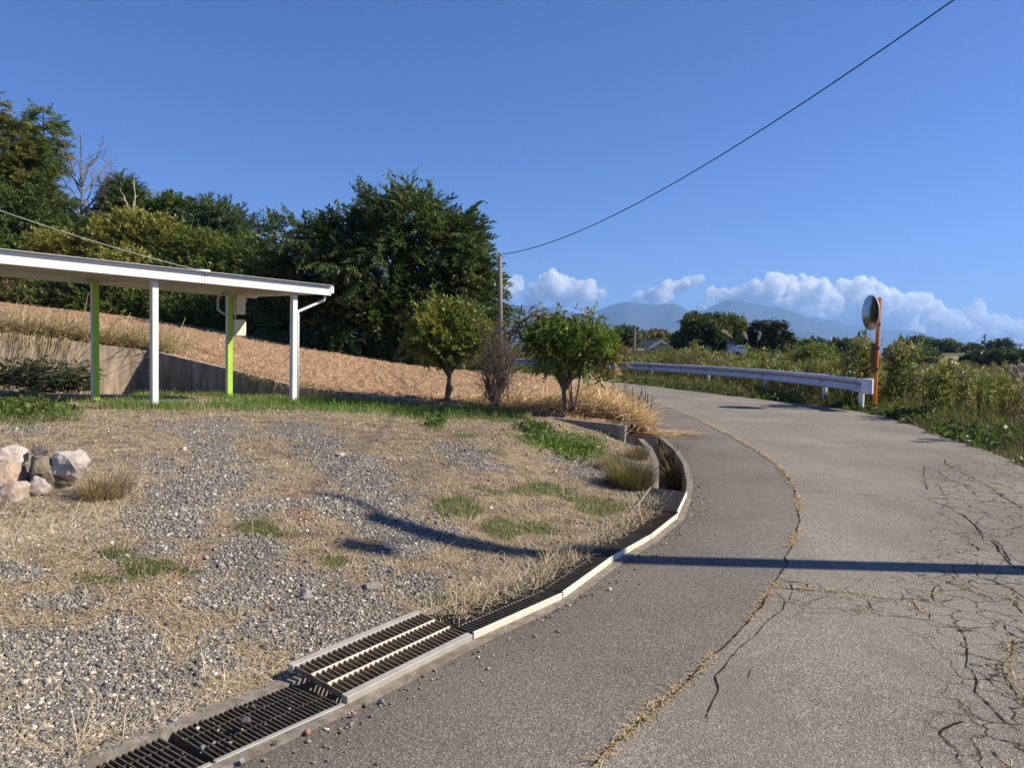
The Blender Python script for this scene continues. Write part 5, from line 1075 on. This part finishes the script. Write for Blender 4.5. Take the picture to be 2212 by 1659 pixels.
# keep weeds between road and rail short so the rail stays in view
rs = (P[:, None, :]-rail_line[None, ::4, :2]); j_ = (rs**2).sum(2).argmin(1); side = ((P-rail_line[::4, :2][j_])*rn[::4][j_]).sum(1); hmax = np.where(near_rail & (side > -.25), .32, hmax); hmax = np.where((side < -2) & near_rail, np.where(u_ < 1465, .8, np.where(u_ < 1700, 1.15, 1.0)), hmax)
hmax = hmax*np.clip(.97+.2*SN(.35, 43)(np.c_[P, np.zeros(len(P))]), .6, 1.18); hmax = np.where(u_ > 1900, np.minimum(hmax, .92), hmax)
dens = np.where(dd < 12, 1, .35)*np.where(P[:, 1] > 40, .5, 1)*(dd > .15); k_ = (g.random(len(P)) < dens*.85) & (u_ < 2700) & (u_ > 1000); P, dd, hmax = P[k_], dd[k_], hmax[k_]; n_ = len(P)
kn = SN(.22, 44)(np.c_[P, np.zeros(n_)])+g.normal(0, .5, n_); which = np.where(kn < -.45, 9+g.integers(0, 5, n_), np.where(kn < .35, g.integers(0, 5, n_), np.where(kn < .8, 5+g.integers(0, 4, n_), 14+g.integers(0, 4, n_))))
bnear = (P[:, 1] < 16) & (dd < 4) & (g.random(n_) < .55); which = np.where(bnear, 9+g.integers(0, 5, n_), which)
sc_ = hmax*np.exp(g.normal(0, .11, n_)); V, F, C = instance(ALLW, which, np.c_[P, VZ(dd)-.02], rotz(g.uniform(0, 6.28, n_)), sc_, np.exp(g.normal(0, .18, (n_, 1)))*np.ones((n_, 3)))
tag(np_mesh('roadside_weeds', V, F, LEAF, col=C), 'dense tangle of green and brown weeds filling the ground right of the road', 'weeds', kind='stuff')
mg_ = Merge(); rr2 = polyline(road_right_s, .05); ok_ = (rr2[:, 1] > 4.5) & (rr2[:, 1] < 42); rr2 = rr2[ok_]; nr2 = -(offset_line(rr2, 1)-rr2); nr2 = np.where((nr2@np.array([1, .2]) > 0)[:, None], nr2, -nr2)
n_ = 52000; i = g.integers(0, len(rr2), n_); off_ = np.abs(g.normal(0, 1.1, n_))+g.normal(0, .06, n_); P = np.c_[rr2[i]+nr2[i]*off_[:, None], np.zeros(n_)]; P[:, 2] = VZ(np.abs(off_))-.01
mg_.add(blades(P, np.exp(g.normal(math.log(.13), .45, n_))*np.clip(.4+off_, .4, 1.5), .009*np.clip(P[:, 1]/14, .7, 2.2), g.uniform(0, 6.28, n_), g.uniform(.1, .85, n_), pal([(.10, .135, .03), (.13, .17, .04), (.08, .10, .03), (.24, .19, .10), (.16, .13, .06)], n_, g, .22)))
tag(mg_.build('verge_grass', GRASS), 'rough grass along the right edge of the asphalt', 'grass', kind='stuff')
n_ = 2600; i = g.integers(0, len(rr2), n_); off_ = np.abs(g.normal(0, .45, n_)); P = np.c_[rr2[i]+nr2[i]*off_[:, None], np.zeros(n_)]; P[:, 2] = VZ(off_)+.1*g.random(n_)*off_.clip(.1, 1); P = P[(SN(.6, 46)(P) > -.2)]; n_ = len(P)
V, F, C = instance(SP_COVER, g.integers(0, 4, n_), P, frames(norm(g.normal(size=(n_, 3))*[1, 1, .5]+[0, 0, .4]), g.normal(0, .8, n_)), g.uniform(.7, 1.5, n_), pal([(.09, .14, .035), (.13, .18, .045), (.07, .10, .03)], n_, g, .2)); tag(np_mesh('verge_ground_cover', V, F, LEAF, col=C), 'low leafy ground cover along the right edge of the road', 'ground cover', kind='stuff')

# plants one can tell apart
def tall_weeds(label, px0, px1, top, d_, n_, seed, protos, cat='tall weed'):
    gg = np.random.default_rng(seed); root = empty('tall_weed', (*at((px0+px1)/2, 800, d_)[:2], .1), label, cat); pos, sc2 = [], []
    for _ in range(n_):
        q = at(gg.uniform(px0, px1), 800, d_+gg.normal(0, .35)); tz = at(0.5*(px0+px1), top+gg.uniform(0, 26), d_)[2]; pos.append([q[0], q[1], .08]); sc2.append(tz-.08)
    pos, sc2 = np.array(pos), np.array(sc2); V, F, C = instance(protos, gg.integers(0, len(protos), n_), pos, rotz(gg.uniform(0, 6.28, n_)), sc2, np.ones((n_, 3))*gg.uniform(.8, 1.2, (n_, 1))); np_mesh('foliage', V, F, LEAF, root, C)
tall_weeds('tall goldenrod clump with seed tips just left of the orange mirror pole', 1828, 1886, 728, 21.5, 9, 801, GOLD)
tall_weeds('tall goldenrod clump with seed tips right of the orange mirror pole', 1925, 1975, 733, 21.0, 7, 802, GOLD)
tall_weeds('leafy weed clump standing right of the goldenrod, in front of the distant hill', 2010, 2060, 772, 18, 9, 803, LEAFY)
tall_weeds('broad green weeds rising behind the rail below the dark cypress group', 1600, 1680, 742, 34, 22, 804, LEAFY+YELL)
tall_weeds('yellow green weeds behind the rail in front of the far roundheaded trees', 1480, 1580, 746, 39, 26, 805, YELL+LEAFY)
tall_weeds('feathery weed tops behind the right half of the rail', 1690, 1740, 749, 32, 12, 806, GOLD+YELL)
PLUME = m_plain('plume', (.62, .55, .42), .8, .1, 20, .2)
def plume(label, px, py, bx, by, d_, wd, seed, grp='pampas plumes'):
    gg = np.random.default_rng(seed); a_ = at(bx, by, d_); b_ = at(px, py, d_); root = empty('pampas_plume', (a_[0], a_[1], .1), label, 'pampas grass', grp)
    mid = a_+(b_-a_)*.55+[0, 0, .12]; MB().tube([[a_[0]+(a_[0]-b_[0])*.3, a_[1], .1], a_, mid, b_], [.006, .005, .004, .002], 5).build('stalk', STRAW if False else PLUME, root)
    t_ = gg.random(260)**.8; base = mid+(b_-mid)*t_[:, None]; d = norm((b_-mid)[None]/np.linalg.norm(b_-mid)+gg.normal(0, .2, (260, 3))+np.array([.15, 0, -.1])); sd_ = norm(np.cross(d, gg.normal(size=(260, 3)))); V, F = leaf_quads(base, d, sd_, wd*2.4, .014, .1); np_mesh('plume', V, [F], PLUME, root)
plume('arching pampas plume, leftmost of the three beyond the rail', 1567, 719, 1604, 760, 34, .10, 811); plume('pampas plume in the middle of the three beyond the rail', 1609, 724, 1624, 765, 34, .09, 812); plume('pampas plume at the right of the three, before the dark cypresses', 1640, 725, 1633, 765, 34, .09, 813)
for i_ in range(7):
    gg = np.random.default_rng(820+i_); px = 2186+i_*8; plume('pale pampas plume in the clump at the right edge of the photo', px+gg.normal(0, 4), 802+gg.uniform(-16, 18), px+18+gg.uniform(0, 12), 885, 13.5+gg.normal(0, .3), .05, 830+i_, 'pampas clump at the right edge')
def far_leafy(name, label, ells, N, cols, sc2, seed, base, grp=None, protos=None, cat='tree', **k_):
    broadleaf(name, label, base, [E(*e_) for e_ in ells], N, protos or SP_FAR, cols, sc2, seed, grp, inner=k_.pop('inner', .45), cat=cat, **k_)
def gpt(px, d_, z=-.6): q = at(px, 800, d_); return (q[0], d_, z)
far_leafy('bush', 'round green bush behind the rail left of the mirror', [(1765, 775, 30, 46, 26), (1735, 782, 30, 30, 20), (1800, 785, 30, 28, 18)], 500, WG+WY[1:2], .62, 841, gpt(1765, 30, 0), cat='bush', trunk_name='stem', trunk_r=.05, stems=2, protos=SP_BUSH)
far_leafy('bush', 'greyish willow like bush below the dark house', [(1434, 770, 60, 22, 15), (1420, 776, 60, 16, 11)], 700, [(.15, .17, .075), (.18, .19, .09)], .55, 842, gpt(1432, 60), protos=SP_BUSH, cat='bush', trunk_name='stem', trunk_r=.06, stems=2)
for i_, (px, py, wx, hx, d_, cl, lab) in enumerate(((1085, 770, 40, 22, 55, WB+WY, 'brownish thicket beyond the rail below the utility pole'), (1130, 762, 26, 22, 58, WG, 'green thicket beyond the rail left of the round leafy tree'), (1175, 765, 40, 26, 60, WG+WB, 'mixed thicket beyond the rail behind the round leafy tree'), (1320, 768, 34, 26, 60, WB+WY[:1], 'rust brown thicket beyond the rail left of the near far pole'), (1360, 772, 30, 18, 55, WB, 'low brown thicket below the far pole with crossarm'), (1395, 770, 22, 16, 70, WB+WG, 'low thicket in front of the white roofed shed'), (1480, 775, 30, 16, 60, WG, 'low green thicket below the pointed far conifer'))):
    far_leafy('thicket', lab, [(px, py, d_, wx, hx), (px+wx*.5, py+6, d_, wx*.6, hx*.8)], 650, cl, .5, 850+i_, gpt(px, d_, -.3), 'thickets beyond the guardrail', SP_BUSH, 'thicket', trunk_name='stem', trunk_r=.05, stems=2)
# ------------------------------------------------------------------ middle distance: trees, house, poles
FD = [(.055, .08, .03), (.07, .10, .035), (.045, .07, .028)]; FM = [(.13, .16, .045), (.16, .19, .055), (.10, .13, .04)]
def far_conifer(label, px, top, d_, wpx, seed, cols=FD, z0=-.6, **k_):
    t_ = at(px, top, d_); conifer('conifer', label, (t_[0], d_, z0), t_, wpx*d_/FPX, seed, cols, 'conifers in the distance', protos=NEEDF, tipsc=.55, droop=.4, **k_)
far_conifer('pointed dark conifer rising behind the far round-headed trees', 1494, 670, 95, 76, 901, dens=2.6, tiers=30, power=.85)
far_leafy('round_tree', 'far round-headed tree beside the pointed conifer', [(1520, 728, 90, 44, 38), (1490, 745, 90, 34, 26), (1540, 715, 90, 30, 28)], 2600, FM+FD, .6, 902, gpt(1520, 90), 'round-headed trees in the distance')
far_leafy('round_tree', 'lighter far round-headed tree over the white building', [(1575, 725, 92, 34, 34), (1596, 735, 92, 24, 24), (1560, 705, 92, 24, 18)], 2100, FM, .55, 903, gpt(1575, 92), 'round-headed trees in the distance')
for i_, (px, tp_, wp_, lab) in enumerate(((1637, 688, 46, 'leftmost peak of the dark cypress group'), (1660, 688, 50, 'second dark cypress from the left in the group'), (1684, 690, 54, 'rightmost tall dark cypress in the group'), (1700, 712, 36, 'shorter cypress at the right flank of the group'))): far_conifer(lab, px, tp_, 85, wp_*1.25, 910+i_, [(.034, .055, .024), (.045, .068, .028)], dens=2.6, tiers=34, power=.8, ragged=.25, start=.02)
far_conifer('lone small conifer on the horizon left of the mirror', 1793, 735, 130, 30, 920, dens=2, power=.6)
far_leafy('round_tree', 'low dark tree on the horizon right of the lone small conifer', [(1815, 756, 130, 18, 10), (1830, 758, 130, 16, 8)], 260, FD, 1.1, 921, gpt(1820, 130), 'round-headed trees in the distance')
far_leafy('round_tree', 'low tree on the horizon left of the lone small conifer', [(1755, 757, 130, 22, 10)], 240, FM+FD, 1.1, 922, gpt(1755, 130), 'round-headed trees in the distance')
far_leafy('round_tree', 'dark tree behind the far pole with crossarm', [(1350, 735, 110, 18, 16), (1335, 742, 110, 16, 14)], 600, FD+FM, 1.0, 923, gpt(1345, 110), 'round-headed trees in the distance')
far_leafy('grove', 'brownish grove behind the dark house', [(1420, 740, 140, 44, 11), (1390, 745, 140, 20, 9)], 500, WB+FM, 1.2, 924, gpt(1420, 140), None, cat='grove')
SIDING = m_plain('dark_siding', (.055, .05, .06), .8, .1, 1); ROOFG = m_plain('green_grey_roof', (.10, .13, .12), .6, .1, 1); WALLW = m_plain('white_wall', (.75, .76, .76), .7, .05, 1); GLASSD = m_plain('window_glass', (.25, .30, .36), .2, .05, 1, .5)
def house(name, label, px, py_base, py_eave, py_ridge, wpx, d_, ln, wall, roof, trim, cat='house', windows=()):
    s2 = d_/FPX; c = at(px, py_base, d_); zb, ze, zr_ = at(px, py_base, d_)[2]-1.5, at(px, py_eave, d_)[2], at(px, py_ridge, d_)[2]; hw_ = wpx*s2/2; root = empty(name, (c[0], c[1], zb), label, cat); x, y = c[0], c[1]
    MB().prism([(x-hw_, y, zb), (x+hw_, y, zb), (x+hw_, y, ze), (x, y, zr_), (x-hw_, y, ze)], (0, 0, 0), (-ln*.5, ln, 0)).build('wall', wall, root)
    o_ = .5; sl = (zr_-ze)/hw_; m = MB()
    for sg_ in (-1, 1):
        e0, r0_ = np.array([x+sg_*(hw_+o_), y-.5, ze-sl*o_+.05]), np.array([x, y-.5, zr_+.05]); dv = np.array([-ln*.5, ln+1, 0]); q = [e0, r0_, r0_+dv, e0+dv]; m.add(q+[p_+np.array([0, 0, .2]) for p_ in q], [(0, 3, 2, 1), (4, 5, 6, 7), (0, 1, 5, 4), (1, 2, 6, 5), (2, 3, 7, 6), (3, 0, 4, 7)])
    rf = m.build('roof', roof, root); m = MB()
    for sg_ in (-1, 1): m.bar((x+sg_*(hw_+o_), y-.53, ze-sl*o_+.12), (x, y-.53, zr_+.12), .06, .34)
    m.build('barge_board', trim, rf)
    for (wx, wy, ww, wh) in windows:
        q = at(wx, wy, d_-.1); f_ = MB().box((q[0]-ww, q[1]-.06, q[2]-wh), (q[0]+ww, q[1]+.05, q[2]+wh)).build('window', WALLW, root); MB().box((q[0]-ww*.8, q[1]-.09, q[2]-wh*.75), (q[0]+ww*.8, q[1]-.063, q[2]+wh*.75)).build('pane', GLASSD, f_)
house('house', 'dark far house with a white trimmed gable and green grey roof', 1427, 757, 750, 738.5, 38, 115, 11, SIDING, ROOFG, WALLW, windows=((1420, 747, .6, .5), (1432, 748, .55, .4)))
house('shed', 'low far shed with a white roof below the dark house', 1396, 766, 762.5, 757, 22, 105, 5, SIDING, WALLW, WALLW, 'shed')
wb = empty('white_building', gpt(1584, 88, -1), 'small white far building half hidden behind tree trunks', 'building'); a_, b_ = at(1571, 766, 88), at(1582, 741, 88)
MB().box((a_[0], 88, -1), (b_[0]+.2, 92, b_[2])).build('wall', WALLW, wb); a2, b2_ = at(1583, 766, 88.5), at(1599, 750, 88.5); w2 = m_plain('grey_wall', (.5, .55, .55), .7, .05, 1); MB().box((a2[0], 88.3, -1), (b2_[0], 92, b2_[2])).build('annex_wall', w2, wb); MB().box((a_[0]-.2, 87.8, b_[2]), (b_[0]+.4, 92.2, b_[2]+.25)).build('roof', ROOFG, wb)
q = at(1590, 759, 88.2); MB().box((q[0]-.25, 88.2, q[2]-.5), (q[0]+.25, 88.29, q[2]+.4)).build('window', GLASSD, wb)
# parked car far away, a few pixels
q = at(1606, 764, 84); cr = empty('parked_car', (q[0], 84, -.4), 'tiny white parked car beside the far white building', 'car'); zc = q[2]-.35
prof_c = [(-1.9, 0), (1.9, 0), (1.9, .55), (1.3, .75), (.7, 1.25), (-1.2, 1.25), (-1.85, .7)]
MB().prism([(q[0]+a2_*.55, 84, zc+.25+b3_*.8) for a2_, b3_ in prof_c], (0, -.0, 0), (0, 1.6, 0)).build('body', WALLW, cr, bevel=.08); MB().box((q[0]-.6, 83.96, zc+.9), (q[0]+.45, 83.995, zc+1.15)).build('window', GLASSD, cr)
for dx in (-.65, .65): MB().tube([(q[0]+dx, 83.95, zc+.25), (q[0]+dx, 84.2, zc+.25)], .28, 12).build('wheel', CABLE, cr)
def far_pole(label, px, top, d_, rad, arm=0):
    t_ = at(px, top, d_); root = empty('utility_pole', (t_[0], d_, -.6), label, 'utility pole', 'far utility poles'); MB().tube([(t_[0], d_, -1), t_], [rad*1.25, rad], 8).build('pole', FAR_POLE, root)
    if arm: MB().bar(t_+np.array([-arm, 0, -.25]), t_+np.array([arm*.4, 0, -.25]), .14, .14).build('crossarm', FAR_POLE, root); MB().bar(t_+np.array([-arm*.6, 0, -1.0]), t_+np.array([0, 0, -1.0]), .1, .1).build('crossarm', FAR_POLE, root)
    return t_
p1 = far_pole('far pole with crossarms right of the round leafy tree', 1371, 703, 80, .14, 1.2); p2 = far_pole('thin far pole left of the pole with crossarms', 1353, 727, 120, .10); p3 = far_pole('thin far pole right of the pole with crossarms', 1394, 727, 120, .10, .5)
cable('power_line', p1+[-1, 0, -.2], at(1230, 716, 95), .5, .035, CABLE, 'thin far power line running left from the pole with crossarms')
# ------------------------------------------------------------------ distant hill at the right with fields and trees
nA, nR = 80, 40; pxs = np.linspace(1700, 2700, nA); ds = np.linspace(110, 420, nR); V = []
for d_ in ds:
    for px in pxs:
        crest = at(px, 768-8*sm(1850, 2050, px)-6*sm(2100, 2212, px)+1.5*math.sin(px*.013), 260)[2]; x = at(px, 768, d_)[0]
        V.append((x, d_, -1.0+(crest+1.0)*float(sm(130, 255, d_))-2.0*float(sm(280, 420, d_))-.3*float(sm(112, 108, d_))))
F = np.array([(i*nA+k_, i*nA+k_+1, (i+1)*nA+k_+1, (i+1)*nA+k_) for i in range(nR-1) for k_ in range(nA-1)])
t = NT('hill_fields'); b = t.ramp(t.noise(1.0, 3, .5, t.scale_vec((.012, .045, .0))), [(.36, (.07, .085, .03)), (.47, (.10, .12, .04)), (.53, (.36, .27, .14)), (.60, (.32, .24, .12)), (.66, (.09, .11, .035))]); b = t.mix(.35, b, t.ramp(t.noise(.4, 5, .7), [(.3, (.05, .06, .02)), (.7, (.2, .17, .09))])); HILLM = t.done(b, .95, .1)
tag(np_mesh('hill', np.array(V), [F], HILLM, smooth=True), kind='structure')
HG = 'trees on the distant hill'
for i_, (px, py, wx, hx, d_, cl, lab) in enumerate(((1965, 752, 22, 11, 230, FD+FM, 'dark tree clump at the left end of the distant hill'), (1990, 746, 16, 12, 235, FD+FM[:1], 'tallest dark round tree on the left of the distant hill'), (2022, 754, 14, 9, 235, FD, 'dark tree right of the tallest round one on the hill'), (2048, 753, 12, 9, 235, FD+FM, 'round tree before the hill dips towards the fields'), (2075, 762, 14, 6, 240, FD, 'low dark hedge tree on the hill below the thin pole'), (2105, 761, 18, 6, 240, FD, 'low dark hedge tree left of the hilltop pole'), (2158, 753, 16, 8, 240, FD, 'dark tree between the two hilltop conifers'), (2105, 781, 18, 10, 150, FD, 'dark bush in front of the straw coloured hill field'), (2128, 776, 16, 10, 150, FD+FM[:1], 'dark bush left of the big thicket at the right edge'), (2165, 775, 26, 13, 145, FD, 'big dark thicket below the hill at the right edge'), (2205, 780, 26, 14, 140, FD, 'dark thicket cut by the right edge of the photo'), (1935, 768, 18, 7, 150, FM, 'green bush at the foot of the hill right of the goldenrod'), (2000, 772, 26, 8, 150, FM+FD, 'mid green bush at the foot of the hill'))):
    far_leafy('hill_tree', lab, [(px, py, d_, wx, hx), (px-wx*.4, py+2, d_, wx*.6, hx*.7)], 300, cl, 1.5*d_/230, 930+i_, gpt(px, d_, -1+2.5*float(sm(130, 255, d_))), HG)
for i_, (px, tp_, wp_, lab) in enumerate(((2138, 735, 24, 'dark cone shaped conifer beside the hilltop pole'), (2176, 728, 30, 'taller hilltop conifer near the right edge'), (1945, 752, 12, 'tiny pointed conifer at the left foot of the hill'))): far_conifer(lab, px, tp_, 238, wp_*1.3, 950+i_, z0=1.5, dens=1.2, tiers=20, power=.6, trunk_r=.25, start=.02)
t_ = at(2200, 740, 238); bare_tree('bare_hill_tree', 'leafless tree on the hilltop at the right edge of the photo', (t_[0], 238, 2.0), [t_]+[at(2200+w_, h_, 238) for w_, h_ in ((-14, 745), (-10, 741), (12, 743), (16, 750), (7, 740), (-16, 752))], .28, 960, BARK_PALE, 9, HG)
p4 = far_pole('hilltop pole with a transformer beside the cone shaped conifer', 2128, 723, 236, .20, 1.0); p5 = far_pole('thin pole on the hill left of the hilltop pole', 2084, 741, 260, .15); cable('power_line', p4, p5, 1.2, .06, CABLE, 'far power line sagging between the two poles on the hill')
MB().box((p4[0]-1.1, 235.6, p4[2]-3.0), (p4[0]-.3, 236.2, p4[2]-1.8)).build('transformer', FAR_POLE, [o for o in bpy.data.objects if o.get('label', '').startswith('hilltop pole')][0])
# ------------------------------------------------------------------ mountains
t = NT('forested_mountain'); b = t.ramp(t.noise(.0012, 7, .65), [(.35, (.030, .045, .030)), (.65, (.06, .075, .042))]); MOUNT = t.done(b, .95, .05)
def range_(name, prof_, d_, depth, seed, relief=60):
    px = np.arange(prof_[0][0], prof_[-1][0]+1, 3.0); py = np.interp(px, *zip(*prof_)); nz1 = SN(.0016, seed); V = []; rows = 34
    py = py+.5*np.sin(px*.11+seed)+.35*np.sin(px*.31)
    for r_ in range(rows):
        f_ = r_/(rows-1)                               # 0 far foot, ridge at .45, near foot at 1
        for a_, b_ in zip(px, py):
            p = at(a_, b_, d_); hz = max(0., p[2]); y = d_+depth*(.45-f_); x = p[0]*y/d_ if f_ > .45 else p[0]
            k_ = np.clip(1-abs(f_-.45)/(.55 if f_ > .45 else .45), 0, 1); z = hz*k_**1.25
            if 0 < abs(f_-.45): z += relief*float(nz1(np.array([[x, y*1.6, 0]]))[0])*math.sin(k_*math.pi)
            V.append((x, y, z-12))
    nP = len(px); F = np.array([(i*nP+k_, i*nP+k_+1, (i+1)*nP+k_+1, (i+1)*nP+k_) for i in range(rows-1) for k_ in range(nP-1)])
    tag(np_mesh(name, np.array(V), [F], MOUNT, smooth=True), kind='structure')
range_('mountain_range', [(820, 735), (950, 722), (1040, 700), (1085, 680), (1108, 663), (1128, 656), (1150, 659), (1188, 660), (1206, 664), (1232, 673), (1262, 674), (1290, 668), (1320, 657), (1345, 650), (1358, 648), (1375, 653), (1410, 656), (1440, 655), (1456, 653), (1472, 659), (1486, 669), (1500, 674), (1520, 668), (1545, 656), (1562, 649), (1580, 644), (1600, 648), (1640, 656), (1693, 664), (1742, 682), (1800, 705), (1860, 724), (1930, 742), (2010, 756), (2100, 764), (2240, 768)], 12000, 6000, 3)
range_('far_mountain', [(1560, 735), (1640, 712), (1720, 690), (1760, 683), (1800, 690), (1850, 703), (1896, 707), (1918, 713), (1951, 711), (1975, 713), (2005, 721), (2046, 738), (2073, 746), (2105, 750), (2180, 757), (2330, 772)], 14500, 3500, 8, 30)
# ------------------------------------------------------------------ clouds
t = NT('cloud'); t.n.remove(t.b); pv = t.n.new('ShaderNodeVolumePrincipled'); pv.inputs['Color'].default_value = (.985, 1, .985, 1); pv.inputs['Anisotropy'].default_value = 0.0; t.link(t.ramp(t.noise(.0045, 6, .62), [(.40, 0.0), (.66, .022)]), pv.inputs['Density']); t.link(pv.outputs[0], t.out.inputs['Volume']); CLOUD = t.m
ico = bmesh.new(); bmesh.ops.create_icosphere(ico, subdivisions=2, radius=1); iv2 = np.array([v.co[:] for v in ico.verts]); if2 = np.array([[v.index for v in f.verts] for f in ico.faces]); ico.free()
def cloud(label, blobs_, seed, d_=17500, base_py=None, vox=34):
    g = np.random.default_rng(seed); S = []
    for (px, py, r) in blobs_:
        c = at(px, py, d_+g.normal(0, 150)); R_ = r*d_/FPX; S.append((c, R_))
        for _ in range(16):
            d = norm(g.normal(size=3)+[0, -.2, .35]); r2 = R_*g.uniform(.28, .5); c2 = c+d*R_*g.uniform(.75, 1.0); S.append((c2, r2))
            for _ in range(5):
                d2 = norm(d+g.normal(size=3)*.8); S.append((c2+d2*r2*.9, r2*g.uniform(.28, .5)))
    V = np.concatenate([iv2*r+(c-S[0][0]) for c, r in S]); F = np.concatenate([if2+i*len(iv2) for i in range(len(S))])
    me = bpy.data.meshes.new('cloud'); me.from_pydata(V.tolist(), [], F.tolist()); o = link('cloud', me, CLOUD); o.location = Vector(S[0][0]); m = o.modifiers.new('union', 'REMESH'); m.mode = 'VOXEL'; m.voxel_size = vox
    tag(o, label, 'cloud', 'cumulus clouds over the mountains')
cloud('white cumulus cloud behind the utility pole', [(1100, 628, 22), (1118, 612, 16), (1085, 640, 16)], 971)
cloud('large white cumulus cloud over the left peak', [(1160, 640, 22), (1195, 618, 27), (1225, 625, 20), (1265, 632, 24), (1295, 636, 13), (1145, 650, 14), (1215, 645, 22)], 972)
cloud('elongated white cloud over the middle mountain', [(1380, 645, 15), (1410, 640, 17), (1440, 622, 17), (1430, 640, 18), (1460, 622, 14), (1478, 614, 13), (1497, 609, 12), (1513, 603, 9)], 973)
cloud('small white cloud in the saddle between the two mountains', [(1515, 664, 9), (1528, 655, 8)], 974)
cloud('long bank of white cumulus over the right mountain', [(1535, 634, 14), (1560, 640, 16), (1595, 640, 20), (1630, 632, 24), (1670, 620, 28), (1700, 622, 24), (1740, 632, 30), (1780, 640, 30), (1820, 632, 24), (1850, 640, 32), (1880, 620, 18), (1660, 645, 26), (1720, 655, 28), (1790, 668, 30), (1840, 680, 28), (1746, 684, 30), (1700, 672, 20), (1795, 698, 30), (1850, 708, 30), (1650, 664, 16)], 975)
cloud('right end of the cloud bank behind the traffic mirror', [(1900, 655, 32), (1945, 665, 34), (1990, 655, 24), (1930, 690, 30), (1985, 690, 34), (2030, 690, 28), (2015, 660, 14), (2060, 700, 26), (1900, 718, 28), (1960, 722, 30), (2010, 728, 28), (1880, 690, 26)], 976)
cloud('towering white cloud at the lower right of the sky', [(2105, 685, 24), (2115, 660, 14), (2080, 705, 26), (2130, 705, 26), (2170, 705, 20), (2195, 712, 20), (2090, 725, 24), (2150, 730, 26), (2215, 715, 24), (2050, 730, 20), (2200, 738, 22)], 977)
# ------------------------------------------------------------------ haze
t = NT('haze_air'); t.n.remove(t.b); pv = t.n.new('ShaderNodeVolumePrincipled'); pv.inputs['Color'].default_value = (.30, .54, 1.0, 1); pv.inputs['Density'].default_value = 8.0e-5; pv.inputs['Anisotropy'].default_value = 0.2; t.link(pv.outputs[0], t.out.inputs['Volume'])
tag(MB().box((-15500, -14500, -60), (15500, 16600, 930)).build('haze', t.m), 'pale blue air between the road and the mountains', 'haze', kind='stuff')
